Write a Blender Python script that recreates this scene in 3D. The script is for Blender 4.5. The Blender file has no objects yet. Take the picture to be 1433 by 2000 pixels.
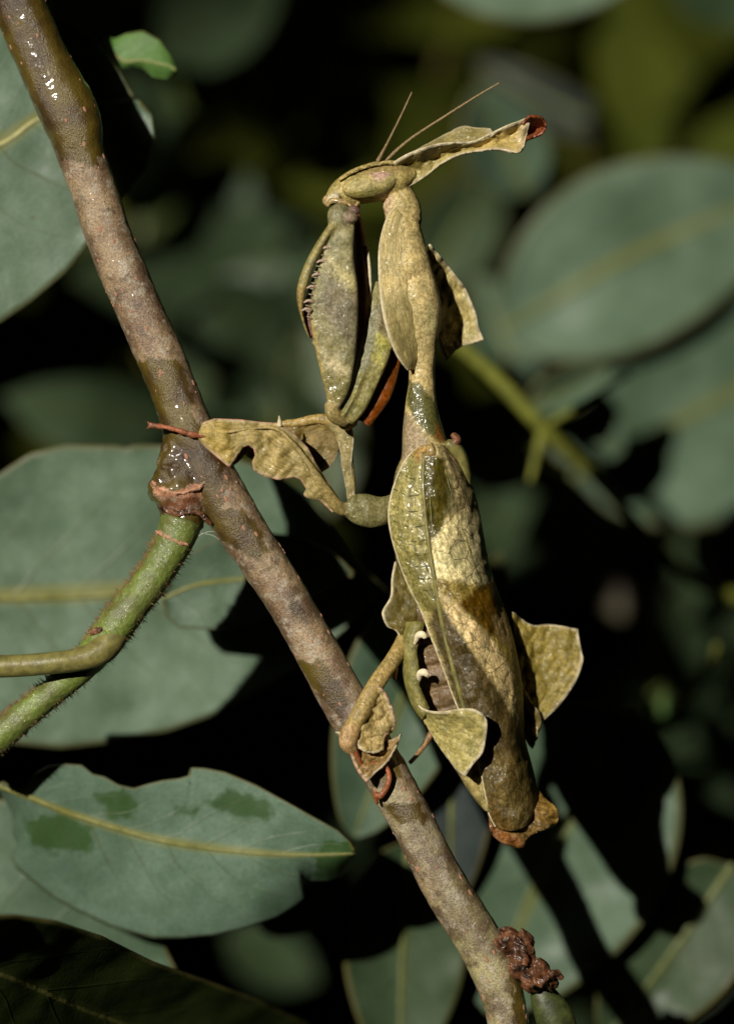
import bpy, math, random
import numpy as np
from mathutils import Vector, noise, kdtree, Matrix

# ------------------------------------------------------------------ units
# 1 Blender unit = 1 cm.  Shapes are drawn in "px" (the photograph's pixels at the focus plane,
# 0.003768 cm each) with d = px behind the focus plane; W() turns that into centimetres.
SC = bpy.context.scene
SC.unit_settings.system = 'METRIC'
SC.unit_settings.scale_length = 0.01
K = 5.4 / 1433.0
CAMD = 30.0
rng = random.Random(7)
R = math.radians

def W(p):
    p = np.asarray(p, float)
    d = p[..., 2] * K
    f = (CAMD + d) / CAMD
    return np.stack([(p[..., 0] - 716.5) * K * f, d, (1000.0 - p[..., 1]) * K * f], -1)

# ------------------------------------------------------------------ camera
cam = bpy.data.cameras.new('camera')
cam.sensor_fit = 'VERTICAL'
cam.sensor_height = 36.0
cam.lens = 36.0 * CAMD / (2000 * K)
cam.clip_start = 0.5
cam.clip_end = 20000
cam.dof.use_dof = True
cam.dof.focus_distance = CAMD - 0.12
cam.dof.aperture_fstop = cam.lens * 1e-3 / 1.0
cam.dof.aperture_blades = 0
camo = bpy.data.objects.new('camera', cam)
camo.location = (0, -CAMD, 0)
camo.rotation_euler = (math.pi / 2, 0, 0)
SC.collection.objects.link(camo)
SC.camera = camo

# ------------------------------------------------------------------ light
SUN_AZ, SUN_EL = 26.0, 17.0          # degrees to the left of the view axis, above the horizon
world = bpy.data.worlds.new('World')
SC.world = world
world.use_nodes = True
nt = world.node_tree
bg = nt.nodes['Background']
sky = nt.nodes.new('ShaderNodeTexSky')
sky.sky_type = 'NISHITA'
sky.sun_disc = False
sky.sun_elevation = R(SUN_EL)
sky.sun_rotation = R(180 + SUN_AZ)
nt.links.new(sky.outputs[0], bg.inputs['Color'])
bg.inputs['Strength'].default_value = 0.05
sun = bpy.data.lights.new('sun', 'SUN')
sun.energy = 5.0
sun.angle = R(0.5)
sun.color = (1.0, 0.95, 0.84)
suno = bpy.data.objects.new('sun', sun)
SC.collection.objects.link(suno)
sdir = Vector((math.sin(R(SUN_AZ)) * math.cos(R(SUN_EL)), math.cos(R(SUN_AZ)) * math.cos(R(SUN_EL)), -math.sin(R(SUN_EL))))
suno.rotation_euler = sdir.to_track_quat('-Z', 'Y').to_euler()
suno.location = -sdir * 60
SC.view_settings.view_transform = 'Standard'
SC.view_settings.look = 'None'
SC.view_settings.exposure = 0.0
SC.view_settings.gamma = 1.0
SC.cycles.use_denoising = True
SC.cycles.max_bounces = 5
SC.cycles.caustics_reflective = False
SC.cycles.caustics_refractive = False

# ------------------------------------------------------------------ materials
def new_mat(name):
    m = bpy.data.materials.new(name)
    m.use_nodes = True
    t = m.node_tree
    return m, t, t.nodes['Principled BSDF']

class N:
    """tiny node helper"""
    def __init__(s, t): s.t = t
    def n(s, kind, **kw):
        x = s.t.nodes.new(kind)
        for k, v in kw.items():
            setattr(x, k, v)
        return x
    def link(s, a, b): s.t.links.new(a, b)
    def val(s, sock, v):
        if hasattr(v, 'is_linked') or hasattr(v, 'links'): s.link(v, sock)
        else: sock.default_value = v
    def math(s, op, a, b=0.0, clamp=False):
        x = s.n('ShaderNodeMath', operation=op); x.use_clamp = clamp
        s.val(x.inputs[0], a); s.val(x.inputs[1], b)
        return x.outputs[0]
    def noise(s, vec, scale, detail=3.0, rough=0.55, out=0):
        x = s.n('ShaderNodeTexNoise')
        if vec is not None: s.link(vec, x.inputs['Vector'])
        x.inputs['Scale'].default_value = scale; x.inputs['Detail'].default_value = detail
        x.inputs['Roughness'].default_value = rough
        return x.outputs[out]
    def voro(s, vec, scale, feature='F1', rand=1.0):
        x = s.n('ShaderNodeTexVoronoi', feature=feature)
        s.link(vec, x.inputs['Vector']); x.inputs['Scale'].default_value = scale
        x.inputs['Randomness'].default_value = rand
        return x.outputs['Distance']
    def ramp(s, fac, a, b, lo=0.0, hi=1.0):
        x = s.n('ShaderNodeMapRange'); x.interpolation_type = 'SMOOTHSTEP'
        s.link(fac, x.inputs[0]); x.inputs[1].default_value = a; x.inputs[2].default_value = b
        x.inputs[3].default_value = lo; x.inputs[4].default_value = hi
        return x.outputs[0]
    def mix(s, fac, a, b, blend='MIX'):
        x = s.n('ShaderNodeMix', data_type='RGBA', blend_type=blend)
        s.val(x.inputs[0], fac); s.val(x.inputs[6], a if not isinstance(a, tuple) else (*a[:3], 1)); s.val(x.inputs[7], b if not isinstance(b, tuple) else (*b[:3], 1))
        return x.outputs[2]
    def bump(s, h, strength, dist, normal=None):
        x = s.n('ShaderNodeBump'); x.inputs['Strength'].default_value = strength; x.inputs['Distance'].default_value = dist
        s.link(h, x.inputs['Height'])
        if normal is not None: s.link(normal, x.inputs['Normal'])
        return x.outputs[0]
    def attr(s, name, out='Fac'):
        x = s.n('ShaderNodeAttribute'); x.attribute_name = name
        return x.outputs[out]
    def obj(s): return s.n('ShaderNodeTexCoord').outputs['Object']
    def uv(s): return s.n('ShaderNodeTexCoord').outputs['UV']
    def sep(s, v):
        x = s.n('ShaderNodeSeparateXYZ'); s.link(v, x.inputs[0]); return x.outputs
    def comb(s, a, b, c=0.0):
        x = s.n('ShaderNodeCombineXYZ'); s.val(x.inputs[0], a); s.val(x.inputs[1], b); s.val(x.inputs[2], c); return x.outputs[0]
    def warp(s, v, scale, amt):
        c = s.n('ShaderNodeTexNoise'); s.link(v, c.inputs['Vector']); c.inputs['Scale'].default_value = scale; c.inputs['Detail'].default_value = 2
        a = s.n('ShaderNodeVectorMath', operation='SUBTRACT'); s.link(c.outputs['Color'], a.inputs[0]); a.inputs[1].default_value = (.5, .5, .5)
        b = s.n('ShaderNodeVectorMath', operation='SCALE'); s.link(a.outputs[0], b.inputs[0]); b.inputs['Scale'].default_value = amt
        d = s.n('ShaderNodeVectorMath', operation='ADD'); s.link(v, d.inputs[0]); s.link(b.outputs[0], d.inputs[1])
        return d.outputs[0]

def skin_mat(name, veins=None, wrinkle=0.0, rough=0.44, fine=1.0, mottle=1.0):
    """dry leaf-like insect cuticle: pigment from the 'Col' attribute, wetness from 'wet'"""
    m, t, b = new_mat(name); g = N(t)
    col = g.attr('Col', 'Color'); wet = g.attr('wet'); o = g.obj()
    n1 = g.noise(o, 7, 4); n2 = g.noise(o, 45, 4, .65); n3 = g.noise(o, 140, 2, .6)
    c = g.mix(1.0, col, g.mix(g.ramp(n1, .3, .7), (.82, .84, .78), (1.25, 1.22, 1.16)), 'MULTIPLY')
    c = g.mix(mottle, c, g.mix(1.0, c, g.mix(g.ramp(n2, .34, .66), (.66, .64, .56), (1.38, 1.36, 1.30)), 'MULTIPLY'))
    c = g.mix(g.math('MULTIPLY', g.ramp(n3, .60, .74), .5), c, (.05, .035, .015))
    sp = g.voro(o, 16); c = g.mix(g.ramp(sp, .05, .09, .8, 0), c, (.02, .02, .012))
    h = g.math('ADD', g.math('MULTIPLY', n2, .7), g.math('MULTIPLY', n3, .6))
    if veins:
        uv = g.uv(); x = g.sep(uv)
        v = g.comb(g.math('MULTIPLY', x[0], veins[0]), g.math('MULTIPLY', x[1], veins[1]))
        v = g.warp(v, 1.3, .5)
        e = g.voro(v, 1.0, 'DISTANCE_TO_EDGE')
        e2 = g.voro(v, 2.7, 'DISTANCE_TO_EDGE')
        ln = g.ramp(e, .006, .035, 1, 0); ln2 = g.ramp(e2, .012, .06, .4, 0)
        lines = g.math('MULTIPLY', g.math('MAXIMUM', ln, ln2), g.ramp(wet, .15, .32, 1, 0))
        c = g.mix(g.math('MULTIPLY', lines, veins[2]), c, veins[3])
        h = g.math('ADD', h, g.math('MULTIPLY', lines, veins[4]))
    if wrinkle:
        x = g.sep(g.uv())
        v = g.comb(g.math('MULTIPLY', x[0], 5.0), g.math('MULTIPLY', x[1], 2.6)); v = g.warp(v, 1.6, .9)
        w = g.noise(v, 5.0, 6, .68)
        h = g.math('ADD', h, g.math('MULTIPLY', w, wrinkle))
        c = g.mix(1.0, c, g.mix(g.ramp(w, .35, .65), (.62, .62, .55), (1.2, 1.2, 1.15)), 'MULTIPLY')
    hs = g.n('ShaderNodeHueSaturation'); hs.inputs['Saturation'].default_value = 1.07; hs.inputs['Value'].default_value = .93; g.link(c, hs.inputs['Color']); c = hs.outputs[0]
    edge = g.attr('edge')
    c = g.mix(g.math('MULTIPLY', edge, .85), c, (.50, .42, .28))
    c = g.mix(g.math('MULTIPLY', wet, .25), c, (.03, .03, .005))
    nrm = g.bump(h, .55 * fine, .012)
    drops = g.noise(o, 42, 1, .5)
    nw = g.bump(drops, 1.0, .014)
    g.link(c, b.inputs['Base Color']); g.link(nrm, b.inputs['Normal'])
    r = g.ramp(g.noise(o, 60, 2), .35, .7, rough - .12, rough + .15)
    g.link(r, b.inputs['Roughness'])
    b.inputs['Specular IOR Level'].default_value = .35
    wmask = g.math('MULTIPLY', g.math('ADD', wet, .17), g.ramp(g.noise(o, 13, 3), .38, .5), True)
    g.link(wmask, b.inputs['Coat Weight']); b.inputs['Coat Roughness'].default_value = .16; b.inputs['Coat IOR'].default_value = 1.6
    g.link(nw, b.inputs['Coat Normal'])
    return m

def flat_mat(name, col, rough=.5, var=.3, scale=30, spec=.4, coat=0.0):
    m, t, b = new_mat(name); g = N(t); o = g.obj()
    n = g.noise(o, scale, 4, .6)
    c = g.mix(1.0, tuple(col), g.mix(g.ramp(n, .3, .7), (1 - var,) * 3, (1 + var,) * 3), 'MULTIPLY')
    g.link(c, b.inputs['Base Color']); b.inputs['Roughness'].default_value = rough
    b.inputs['Specular IOR Level'].default_value = spec
    b.inputs['Coat Weight'].default_value = coat; b.inputs['Coat Roughness'].default_value = .14
    g.link(g.bump(n, .5, .015), b.inputs['Normal'])
    return m

def leaf_mat(name, col, vein, rough=.5, side=7.0, patch=None, spec=.2):
    """waxy leaf underside: u = across (midrib at .5), v = along"""
    m, t, b = new_mat(name); g = N(t); o = g.obj()
    uv = g.uv(); x = g.sep(uv)
    a = g.math('ABSOLUTE', g.math('SUBTRACT', x[0], .5))
    n0 = g.noise(o, 1.1, 3); n1 = g.noise(o, 5, 4, .6); n2 = g.noise(o, 38, 3, .6)
    c = g.mix(g.ramp(n0, .35, .65), (col[0] * .76, col[1] * .80, col[2] * .74), tuple(k * 1.18 for k in col))
    c = g.mix(1.0, c, g.mix(g.ramp(n1, .3, .7), (.84, .88, .82), (1.1, 1.08, 1.1)), 'MULTIPLY')
    c = g.mix(1.0, c, g.mix(g.ramp(n2, .3, .7), (.86, .87, .86), (1.12, 1.1, 1.12)), 'MULTIPLY')
    if patch:
        pn = g.math('ADD', g.attr('wet'), g.math('MULTIPLY', g.math('SUBTRACT', g.noise(o, 4, 4, .6), .5), 1.1))
        c = g.mix(g.ramp(pn, .28, .78, 0, patch[3]), c, tuple(patch[:3]))
    ph = g.math('ADD', g.math('MULTIPLY', x[1], side), g.math('MULTIPLY', a, -side * .55))
    ph = g.math('ADD', ph, g.math('MULTIPLY', g.noise(uv, 3.0, 2), .5))
    fr = g.math('ABSOLUTE', g.math('SUBTRACT', g.math('FRACT', ph), .5))
    sv = g.ramp(fr, .0, .045, 1, 0)
    sv = g.math('MULTIPLY', sv, g.ramp(a, .05, .46, 1.0, .15))
    mid = g.ramp(a, .012, .05, 1, 0)
    c = g.mix(g.math('MULTIPLY', sv, .5), c, tuple(vein[k] * .42 for k in range(3)))
    v2 = g.voro(g.warp(o, 5, .08), 22, 'DISTANCE_TO_EDGE'); c = g.mix(g.ramp(v2, .01, .07, .22, 0), c, tuple(k * .55 for k in col))
    c = g.mix(g.math('MULTIPLY', mid, .7), c, tuple(vein))
    ret = g.voro(g.warp(o, 3, .1), 9, 'DISTANCE_TO_EDGE')
    c = g.mix(g.ramp(ret, .01, .04, .10, 0), c, tuple(k * .5 for k in col))
    c = g.mix(g.math('MULTIPLY', g.attr('edge'), .8), c, (.085, .07, .02))
    sp = g.voro(o, 2.6); c = g.mix(g.ramp(sp, .03, .07, .6, 0), c, (.07, .06, .03))
    g.link(c, b.inputs['Base Color'])
    g.link(g.ramp(g.noise(o, 2.2, 4, .6), .3, .7, rough - .16, rough + .14), b.inputs['Roughness'])
    b.inputs['Specular IOR Level'].default_value = spec
    h = g.math('ADD', g.math('MULTIPLY', n2, .25), g.math('ADD', g.math('MULTIPLY', sv, -.5), g.math('MULTIPLY', g.ramp(ret, 0, .1), .06)))
    g.link(g.bump(h, .35, .02), b.inputs['Normal'])
    return m

def bark_mat(name):
    m, t, b = new_mat(name); g = N(t); o = g.obj()
    wet = g.attr('wet'); base = g.attr('Col', 'Color')
    n0 = g.noise(o, 3.2, 4, .6); n1 = g.noise(o, 11, 5, .65); n2 = g.noise(o, 60, 4, .65); n3 = g.noise(o, 150, 2)
    c = g.mix(1.0, base, g.mix(g.ramp(n0, .36, .64), (.55, .46, .42), (1.32, 1.34, 1.24)), 'MULTIPLY')
    c = g.mix(g.ramp(n1, .50, .66, 0, .8), c, (.36, .31, .23))
    c = g.mix(g.ramp(g.noise(o, 24, 3, .6), .60, .72, 0, .7), c, (.42, .37, .29))
    c = g.mix(g.ramp(g.noise(o, 8.0, 4, .6), .52, .66, 0, .8), c, (.10, .062, .034))
    c = g.mix(1.0, c, g.mix(g.ramp(n2, .3, .7), (.62, .6, .58), (1.3, 1.3, 1.3)), 'MULTIPLY')
    sp = g.voro(o, 13); c = g.mix(g.ramp(sp, .06, .11, .85, 0), c, (.025, .02, .015))
    wc = g.mix(g.ramp(n0, .35, .65), (.048, .024, .006), (.115, .078, .010))
    wc = g.mix(g.ramp(n2, .55, .7, 0, .5), wc, (.03, .02, .005))
    wm = g.math('ADD', wet, g.math('MULTIPLY', g.math('SUBTRACT', g.noise(o, 6, 5, .7), .5), 1.0)); wm = g.ramp(wm, .20, .66)
    c = g.mix(wm, c, wc)
    g.link(c, b.inputs['Base Color'])
    g.link(g.math('SUBTRACT', .44, g.math('MULTIPLY', wm, .1)), b.inputs['Roughness']); b.inputs['Specular IOR Level'].default_value = .7
    nrm = g.bump(g.math('ADD', g.math('MULTIPLY', n2, 1.0), g.math('MULTIPLY', n3, .5)), .5, .018)
    g.link(nrm, b.inputs['Normal'])
    g.link(g.math('ADD', g.math('MULTIPLY', wm, .8), g.ramp(n1, .45, .65, .04, .38)), b.inputs['Coat Weight']); b.inputs['Coat Roughness'].default_value = .1
    smooth = g.bump(g.noise(o, 13, 2, .55), .5, .02)
    g.link(smooth, b.inputs['Coat Normal'])
    return m

def shoot_mat():
    m, t, b = new_mat('green_shoot'); g = N(t); o = g.obj()
    n0 = g.noise(o, 4, 4); n1 = g.noise(o, 26, 4, .65)
    c = g.mix(g.ramp(n0, .35, .62), (.105, .12, .03), (.15, .20, .035))
    c = g.mix(g.ramp(n1, .52, .7, 0, .6), c, (.10, .075, .03))
    c = g.mix(1.0, c, g.mix(g.ramp(n1, .3, .7), (.75, .75, .7), (1.25, 1.25, 1.2)), 'MULTIPLY')
    g.link(c, b.inputs['Base Color']); b.inputs['Roughness'].default_value = .5
    g.link(g.bump(n1, .6, .02), b.inputs['Normal'])
    b.inputs['Coat Weight'].default_value = .35; b.inputs['Coat Roughness'].default_value = .12
    g.link(g.bump(g.noise(o, 36, 2, .6), 1.0, .02), b.inputs['Coat Normal'])
    return m

M_SKIN = skin_mat('mantis_cuticle')
M_EYE = skin_mat('mantis_eye', rough=.4, fine=1.5, mottle=1.6)
M_WING = skin_mat('mantis_wing', veins=(6.0, 20.0, .62, (.04, .032, .012), .35), wrinkle=.45)
M_LOBE = skin_mat('mantis_lobe', wrinkle=.9, rough=.42, mottle=.5)
M_RIM = flat_mat('pale_rim', (.50, .43, .27), .45, .25, 40)
M_WHITE = flat_mat('ivory_hook', (.72, .62, .42), .35, .12, 30)
M_SPINE = flat_mat('pale_spine', (.50, .36, .27), .4, .2, 40)
M_ANT = flat_mat('antenna', (.22, .15, .07), .5, .35, 60)
M_RED = flat_mat('rust_red', (.17, .045, .014), .45, .45, 22, coat=.15)
M_DARKRED = flat_mat('dark_red', (.10, .02, .008), .4, .5, 30, coat=.3)
M_MOUTH = flat_mat('mouthparts', (.33, .23, .09), .35, .5, 40, coat=.6)
M_BARK = bark_mat('twig_bark')
M_LENT = flat_mat('lenticel', (.40, .20, .12), .5, .25, 60)
M_SCAR = flat_mat('brown_scar', (.10, .040, .017), .5, .95, 12, coat=.25)
M_BUD = flat_mat('dull_bud', (.045, .055, .014), .45, .5, 9, coat=.2)
M_MIDQ = flat_mat('midrib_dull', (.10, .115, .035), .5, .2, 12)
M_MID = flat_mat('midrib', (.145, .145, .035), .5, .2, 12)
M_MIDB = flat_mat('midrib_pale', (.34, .32, .13), .5, .2, 12)
LEAF = leaf_mat('leaf_grey_green', (.096, .142, .096), (.165, .16, .045), side=8)
LEAF2 = leaf_mat('leaf_blotched', (.098, .150, .106), (.165, .165, .05), patch=(.022, .055, .008, .85), side=9)
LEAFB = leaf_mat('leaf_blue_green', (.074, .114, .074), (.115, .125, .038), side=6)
LEAFSHADE = leaf_mat('leaf_shade_toned', (.036, .056, .028), (.055, .065, .018), side=6)  # darker copy of the leaf green; background shade is put into its colour
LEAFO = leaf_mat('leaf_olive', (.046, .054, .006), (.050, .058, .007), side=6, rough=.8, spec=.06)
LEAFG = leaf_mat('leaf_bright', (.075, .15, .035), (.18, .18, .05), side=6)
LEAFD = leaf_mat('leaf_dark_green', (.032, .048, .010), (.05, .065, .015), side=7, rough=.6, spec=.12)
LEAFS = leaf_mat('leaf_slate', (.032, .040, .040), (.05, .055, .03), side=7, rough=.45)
LEAFDEAD = leaf_mat('leaf_dead', (.085, .07, .062), (.07, .055, .04), side=7)
M_STEMG = shoot_mat()
M_STEMY = flat_mat('yellow_stem', (.14, .15, .022), .5, .3, 10)
M_STALK = flat_mat('olive_stalk', (.17, .15, .045), .42, .3, 14, coat=.25)
M_OLV = flat_mat('olive_rib', (.04, .05, .008), .5, .2, 10)
M_VEIN = flat_mat('dark_vein', (.075, .068, .022), .5, .3, 30)
M_HAIR = flat_mat('stem_hair', (.22, .13, .05), .6, .3, 20)
M_SILK = flat_mat('silk', (.5, .48, .4), .4, .1, 20)
M_SOIL = flat_mat('soil', (.06, .045, .03), .9, .4, .2)

# ------------------------------------------------------------------ geometry helpers
def smooth_poly(pts, n, linear=False):
    p = np.asarray(pts, float)
    if len(p) > 2 and not linear:
        out = []
        q = np.vstack([2 * p[0] - p[1], p, 2 * p[-1] - p[-2]])
        for i in range(1, len(q) - 2):
            t = np.linspace(0, 1, 14, endpoint=False)[:, None]
            a, b, c, d = q[i - 1], q[i], q[i + 1], q[i + 2]
            out.append(.5 * ((2 * b) + (c - a) * t + (2 * a - 5 * b + 4 * c - d) * t * t + (3 * b - a - 3 * c + d) * t ** 3))
        p = np.vstack(out + [p[-1:]])
    seg = np.linalg.norm(np.diff(p[:, :2], axis=0), axis=1) + 1e-6
    if p.shape[1] > 2: seg = np.sqrt(seg ** 2 + np.diff(p[:, 2]) ** 2 * .3)
    s = np.concatenate([[0], np.cumsum(seg)]); s /= s[-1]
    u = np.linspace(0, 1, n)
    return np.stack([np.interp(u, s, p[:, k]) for k in range(p.shape[1])], -1)

def fnoise(p, scale, octaves=3, seed=0.0):
    o = Vector((seed * 13.7, seed * 7.1, seed * 3.3))
    return np.array([noise.fractal(Vector(q) * scale + o, 1.0, 2.0, octaves) for q in p])

def grid_faces(nu, nv, wrap=False):
    f = []
    for i in range(nu - 1):
        for j in range(nv if wrap else nv - 1):
            k = (j + 1) % nv
            f.append((i * nv + j, i * nv + k, (i + 1) * nv + k, (i + 1) * nv + j))
    return f

class Geo:
    """vertices in px space plus per-vertex pigment, wetness, edge and uv"""
    def __init__(s, v, f, col=(.3, .25, .12), wet=0.0, uv=None, edge=None):
        s.v = np.asarray(v, float); s.f = list(f); n = len(s.v)
        s.col = np.tile(np.asarray(col, float), (n, 1)) if np.ndim(col) == 1 else np.asarray(col, float)
        s.wet = np.full(n, float(wet)) if np.ndim(wet) == 0 else np.asarray(wet, float)
        s.uv = np.zeros((n, 2)) if uv is None else np.asarray(uv, float)
        s.edge = np.zeros(n) if edge is None else np.asarray(edge, float)
    def add(s, o):
        k = len(s.v)
        s.v = np.vstack([s.v, o.v]); s.f += [tuple(i + k for i in f) for f in o.f]
        s.col = np.vstack([s.col, o.col]); s.wet = np.concatenate([s.wet, o.wet])
        s.uv = np.vstack([s.uv, o.uv]); s.edge = np.concatenate([s.edge, o.edge])
        return s
    def noise(s, amp, scale, octs=3, seed=0, axis=None):
        n = fnoise(s.v, scale, octs, seed) * amp
        if axis is None: s.v[:, 2] += n
        else: s.v += n[:, None] * np.asarray(axis, float)
        return s
    def paint(s, poly, col=None, soft=6.0, wet=None, jag=5.0, amt=1.0):
        """pigment inside a region (px polygon) with a soft, slightly ragged border"""
        P = np.asarray(poly, float); q = s.v[:, :2]
        if jag: 
            nn = fnoise(s.v, .05, 3, 5) * jag
            q = q + nn[:, None]
        inside = np.zeros(len(q), bool); dist = np.full(len(q), 1e9)
        for i in range(len(P)):
            a, b = P[i], P[(i + 1) % len(P)]
            cond = ((a[1] > q[:, 1]) != (b[1] > q[:, 1]))
            with np.errstate(divide='ignore', invalid='ignore'):
                xi = (b[0] - a[0]) * (q[:, 1] - a[1]) / (b[1] - a[1] + 1e-12) + a[0]
            inside ^= cond & (q[:, 0] < xi)
            ab = b - a; t = np.clip(((q - a) @ ab) / (ab @ ab + 1e-9), 0, 1)
            dist = np.minimum(dist, np.linalg.norm(q - (a + t[:, None] * ab), axis=1))
        sd = np.where(inside, dist, -dist)
        w = np.clip(sd / (2 * soft) + .5, 0, 1); w = w * w * (3 - 2 * w) * amt
        if col is not None: s.col = s.col * (1 - w[:, None]) + np.asarray(col) * w[:, None]
        if wet is not None: s.wet = s.wet * (1 - w) + wet * w
        return s

def tube(pts, n=60, seg=20, ratio=1.0, col=(.3, .25, .12), wet=0, linear=False, cap=True, ring=0.0, rings=0):
    """pts rows: x, y, d, r"""
    p = smooth_poly(pts, n, linear)
    c = p[:, :3]; r = np.maximum(p[:, 3], .05)
    tan = np.gradient(c, axis=0); tan /= np.linalg.norm(tan, axis=1)[:, None] + 1e-9
    side = np.cross(tan, np.tile([0, 0, 1.0], (n, 1)))
    ln = np.linalg.norm(side, axis=1)[:, None]
    side = np.where(ln > 1e-3, side / (ln + 1e-9), [1, 0, 0])
    up = np.cross(side, tan)
    if rings: r = r * (1 + ring * np.sin(np.linspace(0, rings * 2 * math.pi, n)))
    a = np.linspace(0, 2 * math.pi, seg, endpoint=False)
    V = c[:, None] + r[:, None, None] * (np.cos(a)[None, :, None] * side[:, None] + ratio * np.sin(a)[None, :, None] * up[:, None])
    f = grid_faces(n, seg, True)
    V = V.reshape(-1, 3); k = len(V)
    uv = np.stack([np.tile(a / 6.2832, n), np.repeat(np.linspace(0, 1, n), seg)], -1)
    if cap:
        V = np.vstack([V, c[:1] - tan[:1] * r[0] * .5, c[-1:] + tan[-1:] * r[-1] * .5])
        uv = np.vstack([uv, [[.5, 0], [.5, 1]]])
        for j in range(seg):
            f.append((k, (j + 1) % seg, j)); f.append((k + 1, (n - 1) * seg + j, (n - 1) * seg + (j + 1) % seg))
    return Geo(V, f, col, wet, uv)

def slab(L, Rr, D, TH, n=60, seg=28, col=(.3, .25, .12), wet=0, power=2.0, linear=False):
    """limb with a broad face to the viewer: outlines L and R (px), centre depth D, half thickness TH along it"""
    l = smooth_poly(L, n, linear); r = smooth_poly(Rr, n, linear)
    u = np.linspace(0, 1, n)
    D = np.interp(u, np.linspace(0, 1, len(D)), D) if np.ndim(D) else np.full(n, float(D))
    T = np.interp(u, np.linspace(0, 1, len(TH)), TH) if np.ndim(TH) else np.full(n, float(TH))
    a = np.linspace(0, 2 * math.pi, seg, endpoint=False)
    ca = np.sign(np.cos(a)) * np.abs(np.cos(a)) ** (2 / power); sa = np.sign(np.sin(a)) * np.abs(np.sin(a)) ** (2 / power)
    c = (l + r)[:, :2] / 2; h = (r - l)[:, :2] / 2
    V = np.zeros((n, seg, 3))
    V[:, :, :2] = c[:, None] + h[:, None] * ca[None, :, None]
    V[:, :, 2] = D[:, None] - T[:, None] * sa[None, :]
    V = V.reshape(-1, 3); f = grid_faces(n, seg, True); k = len(V)
    V = np.vstack([V, [[*c[0], D[0]]], [[*c[-1], D[-1]]]])
    uv = np.vstack([np.stack([np.tile(ca * .5 + .5, n), np.repeat(u, seg)], -1), [[.5, 0], [.5, 1]]])
    for j in range(seg):
        f.append((k, (j + 1) % seg, j)); f.append((k + 1, (n - 1) * seg + j, (n - 1) * seg + (j + 1) % seg))
    return Geo(V, f, col, wet, uv)

def shell(V, nu, nv, th):
    """closed thin solid from a (nu, nv) grid of points"""
    G = V.reshape(nu, nv, 3)
    du = np.gradient(G, axis=0); dv = np.gradient(G, axis=1)
    nr = np.cross(du, dv); nr /= np.linalg.norm(nr, axis=2)[:, :, None] + 1e-9
    a = (G + nr * th / 2).reshape(-1, 3); b = (G - nr * th / 2).reshape(-1, 3); k = nu * nv
    f = grid_faces(nu, nv) + [(q[3] + k, q[2] + k, q[1] + k, q[0] + k) for q in grid_faces(nu, nv)]
    rim = [i * nv for i in range(nu)] + [(nu - 1) * nv + j for j in range(1, nv)] + [i * nv + nv - 1 for i in range(nu - 2, -1, -1)] + [j for j in range(nv - 2, 0, -1)]
    for i in range(len(rim)):
        p, q = rim[i], rim[(i + 1) % len(rim)]
        f.append((p, q, q + k, p + k))
    return np.vstack([a, b]), f

def sheet(A, B, nu=60, nv=24, th=5.0, C1=None, C0=None, bulge=0.0, ripple=(0, 0), col=(.3, .25, .12), wet=0, linear=False, edge=.05, seed=1, M=None, ends=True, curl=None):
    a = smooth_poly(A, nu, linear); b = smooth_poly(B, nu, linear)
    s = np.linspace(0, 1, nv); t = np.linspace(0, 1, nu)
    if M is not None:
        m = smooth_poly(M, nu, False)
        # quadratic through A, M, B with M at s=.5
        w0 = 2 * (s - .5) * (s - 1); w1 = 4 * s * (1 - s); w2 = 2 * s * (s - .5)
        G = a[:, None] * w0[None, :, None] + m[:, None] * w1[None, :, None] + b[:, None] * w2[None, :, None]
    else:
        G = a[:, None] * (1 - s)[None, :, None] + b[:, None] * s[None, :, None]
    for C, w in ((C0, 1 - t), (C1, t)):
        if C is not None:
            c = smooth_poly(C, nv, linear); i = 0 if C is C0 else -1
            G = G + w[:, None, None] ** 1.5 * (c - G[i])[None]
    G = G.copy(); G[:, :, 2] += bulge * (4 * s * (1 - s))[None, :]
    if curl: G[:, :, 2] += curl[0] * (np.clip((s - curl[1]) / (1 - curl[1]), 0, 1) ** 2)[None, :]
    V = G.reshape(-1, 3)
    if ripple[0]: V[:, 2] += fnoise(V, ripple[1], 3, seed) * ripple[0] + fnoise(V, ripple[1] * 3.2, 3, seed + 40) * ripple[0] * .22
    e = np.minimum(s, 1 - s)[None, :] * np.ones((nu, 1))
    if ends: e = np.minimum(e, (1 - t)[:, None] * np.ones((1, nv)))
    e = np.clip(1 - e / edge, 0, 1).reshape(-1) if edge > 0 else np.zeros(nu * nv)
    v2, f = shell(V, nu, nv, th)
    uv = np.stack([np.tile(s, nu), np.repeat(t, nv)], -1)
    g = Geo(v2, f, col, wet, np.vstack([uv, uv]), np.concatenate([e, e]))
    g.A, g.B, g.G = a, b, G
    return g

def ball(c, r, rot=0.0, col=(.3, .25, .12), wet=0, nu=20, nv=28):
    th = np.linspace(0, math.pi, nu); ph = np.linspace(0, 2 * math.pi, nv, endpoint=False)
    x = np.cos(th)[:, None] * np.ones(nv); y = np.sin(th)[:, None] * np.cos(ph); z = np.sin(th)[:, None] * np.sin(ph)
    x, y, z = x * r[0], y * r[1], z * r[2]
    X = x * math.cos(rot) - y * math.sin(rot); Y = x * math.sin(rot) + y * math.cos(rot)
    V = np.stack([X + c[0], Y + c[1], z + c[2]], -1).reshape(-1, 3)
    uv = np.stack([np.repeat(th / math.pi, nv), np.tile(ph / 6.283, nu)], -1)
    return Geo(V, grid_faces(nu, nv, True), col, wet, uv)

COL = SC.collection
def tag(o, label=None, cat=None, group=None, kind=None):
    for k, v in (('label', label), ('category', cat), ('group', group), ('kind', kind)):
        if v: o[k] = v
    return o

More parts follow.
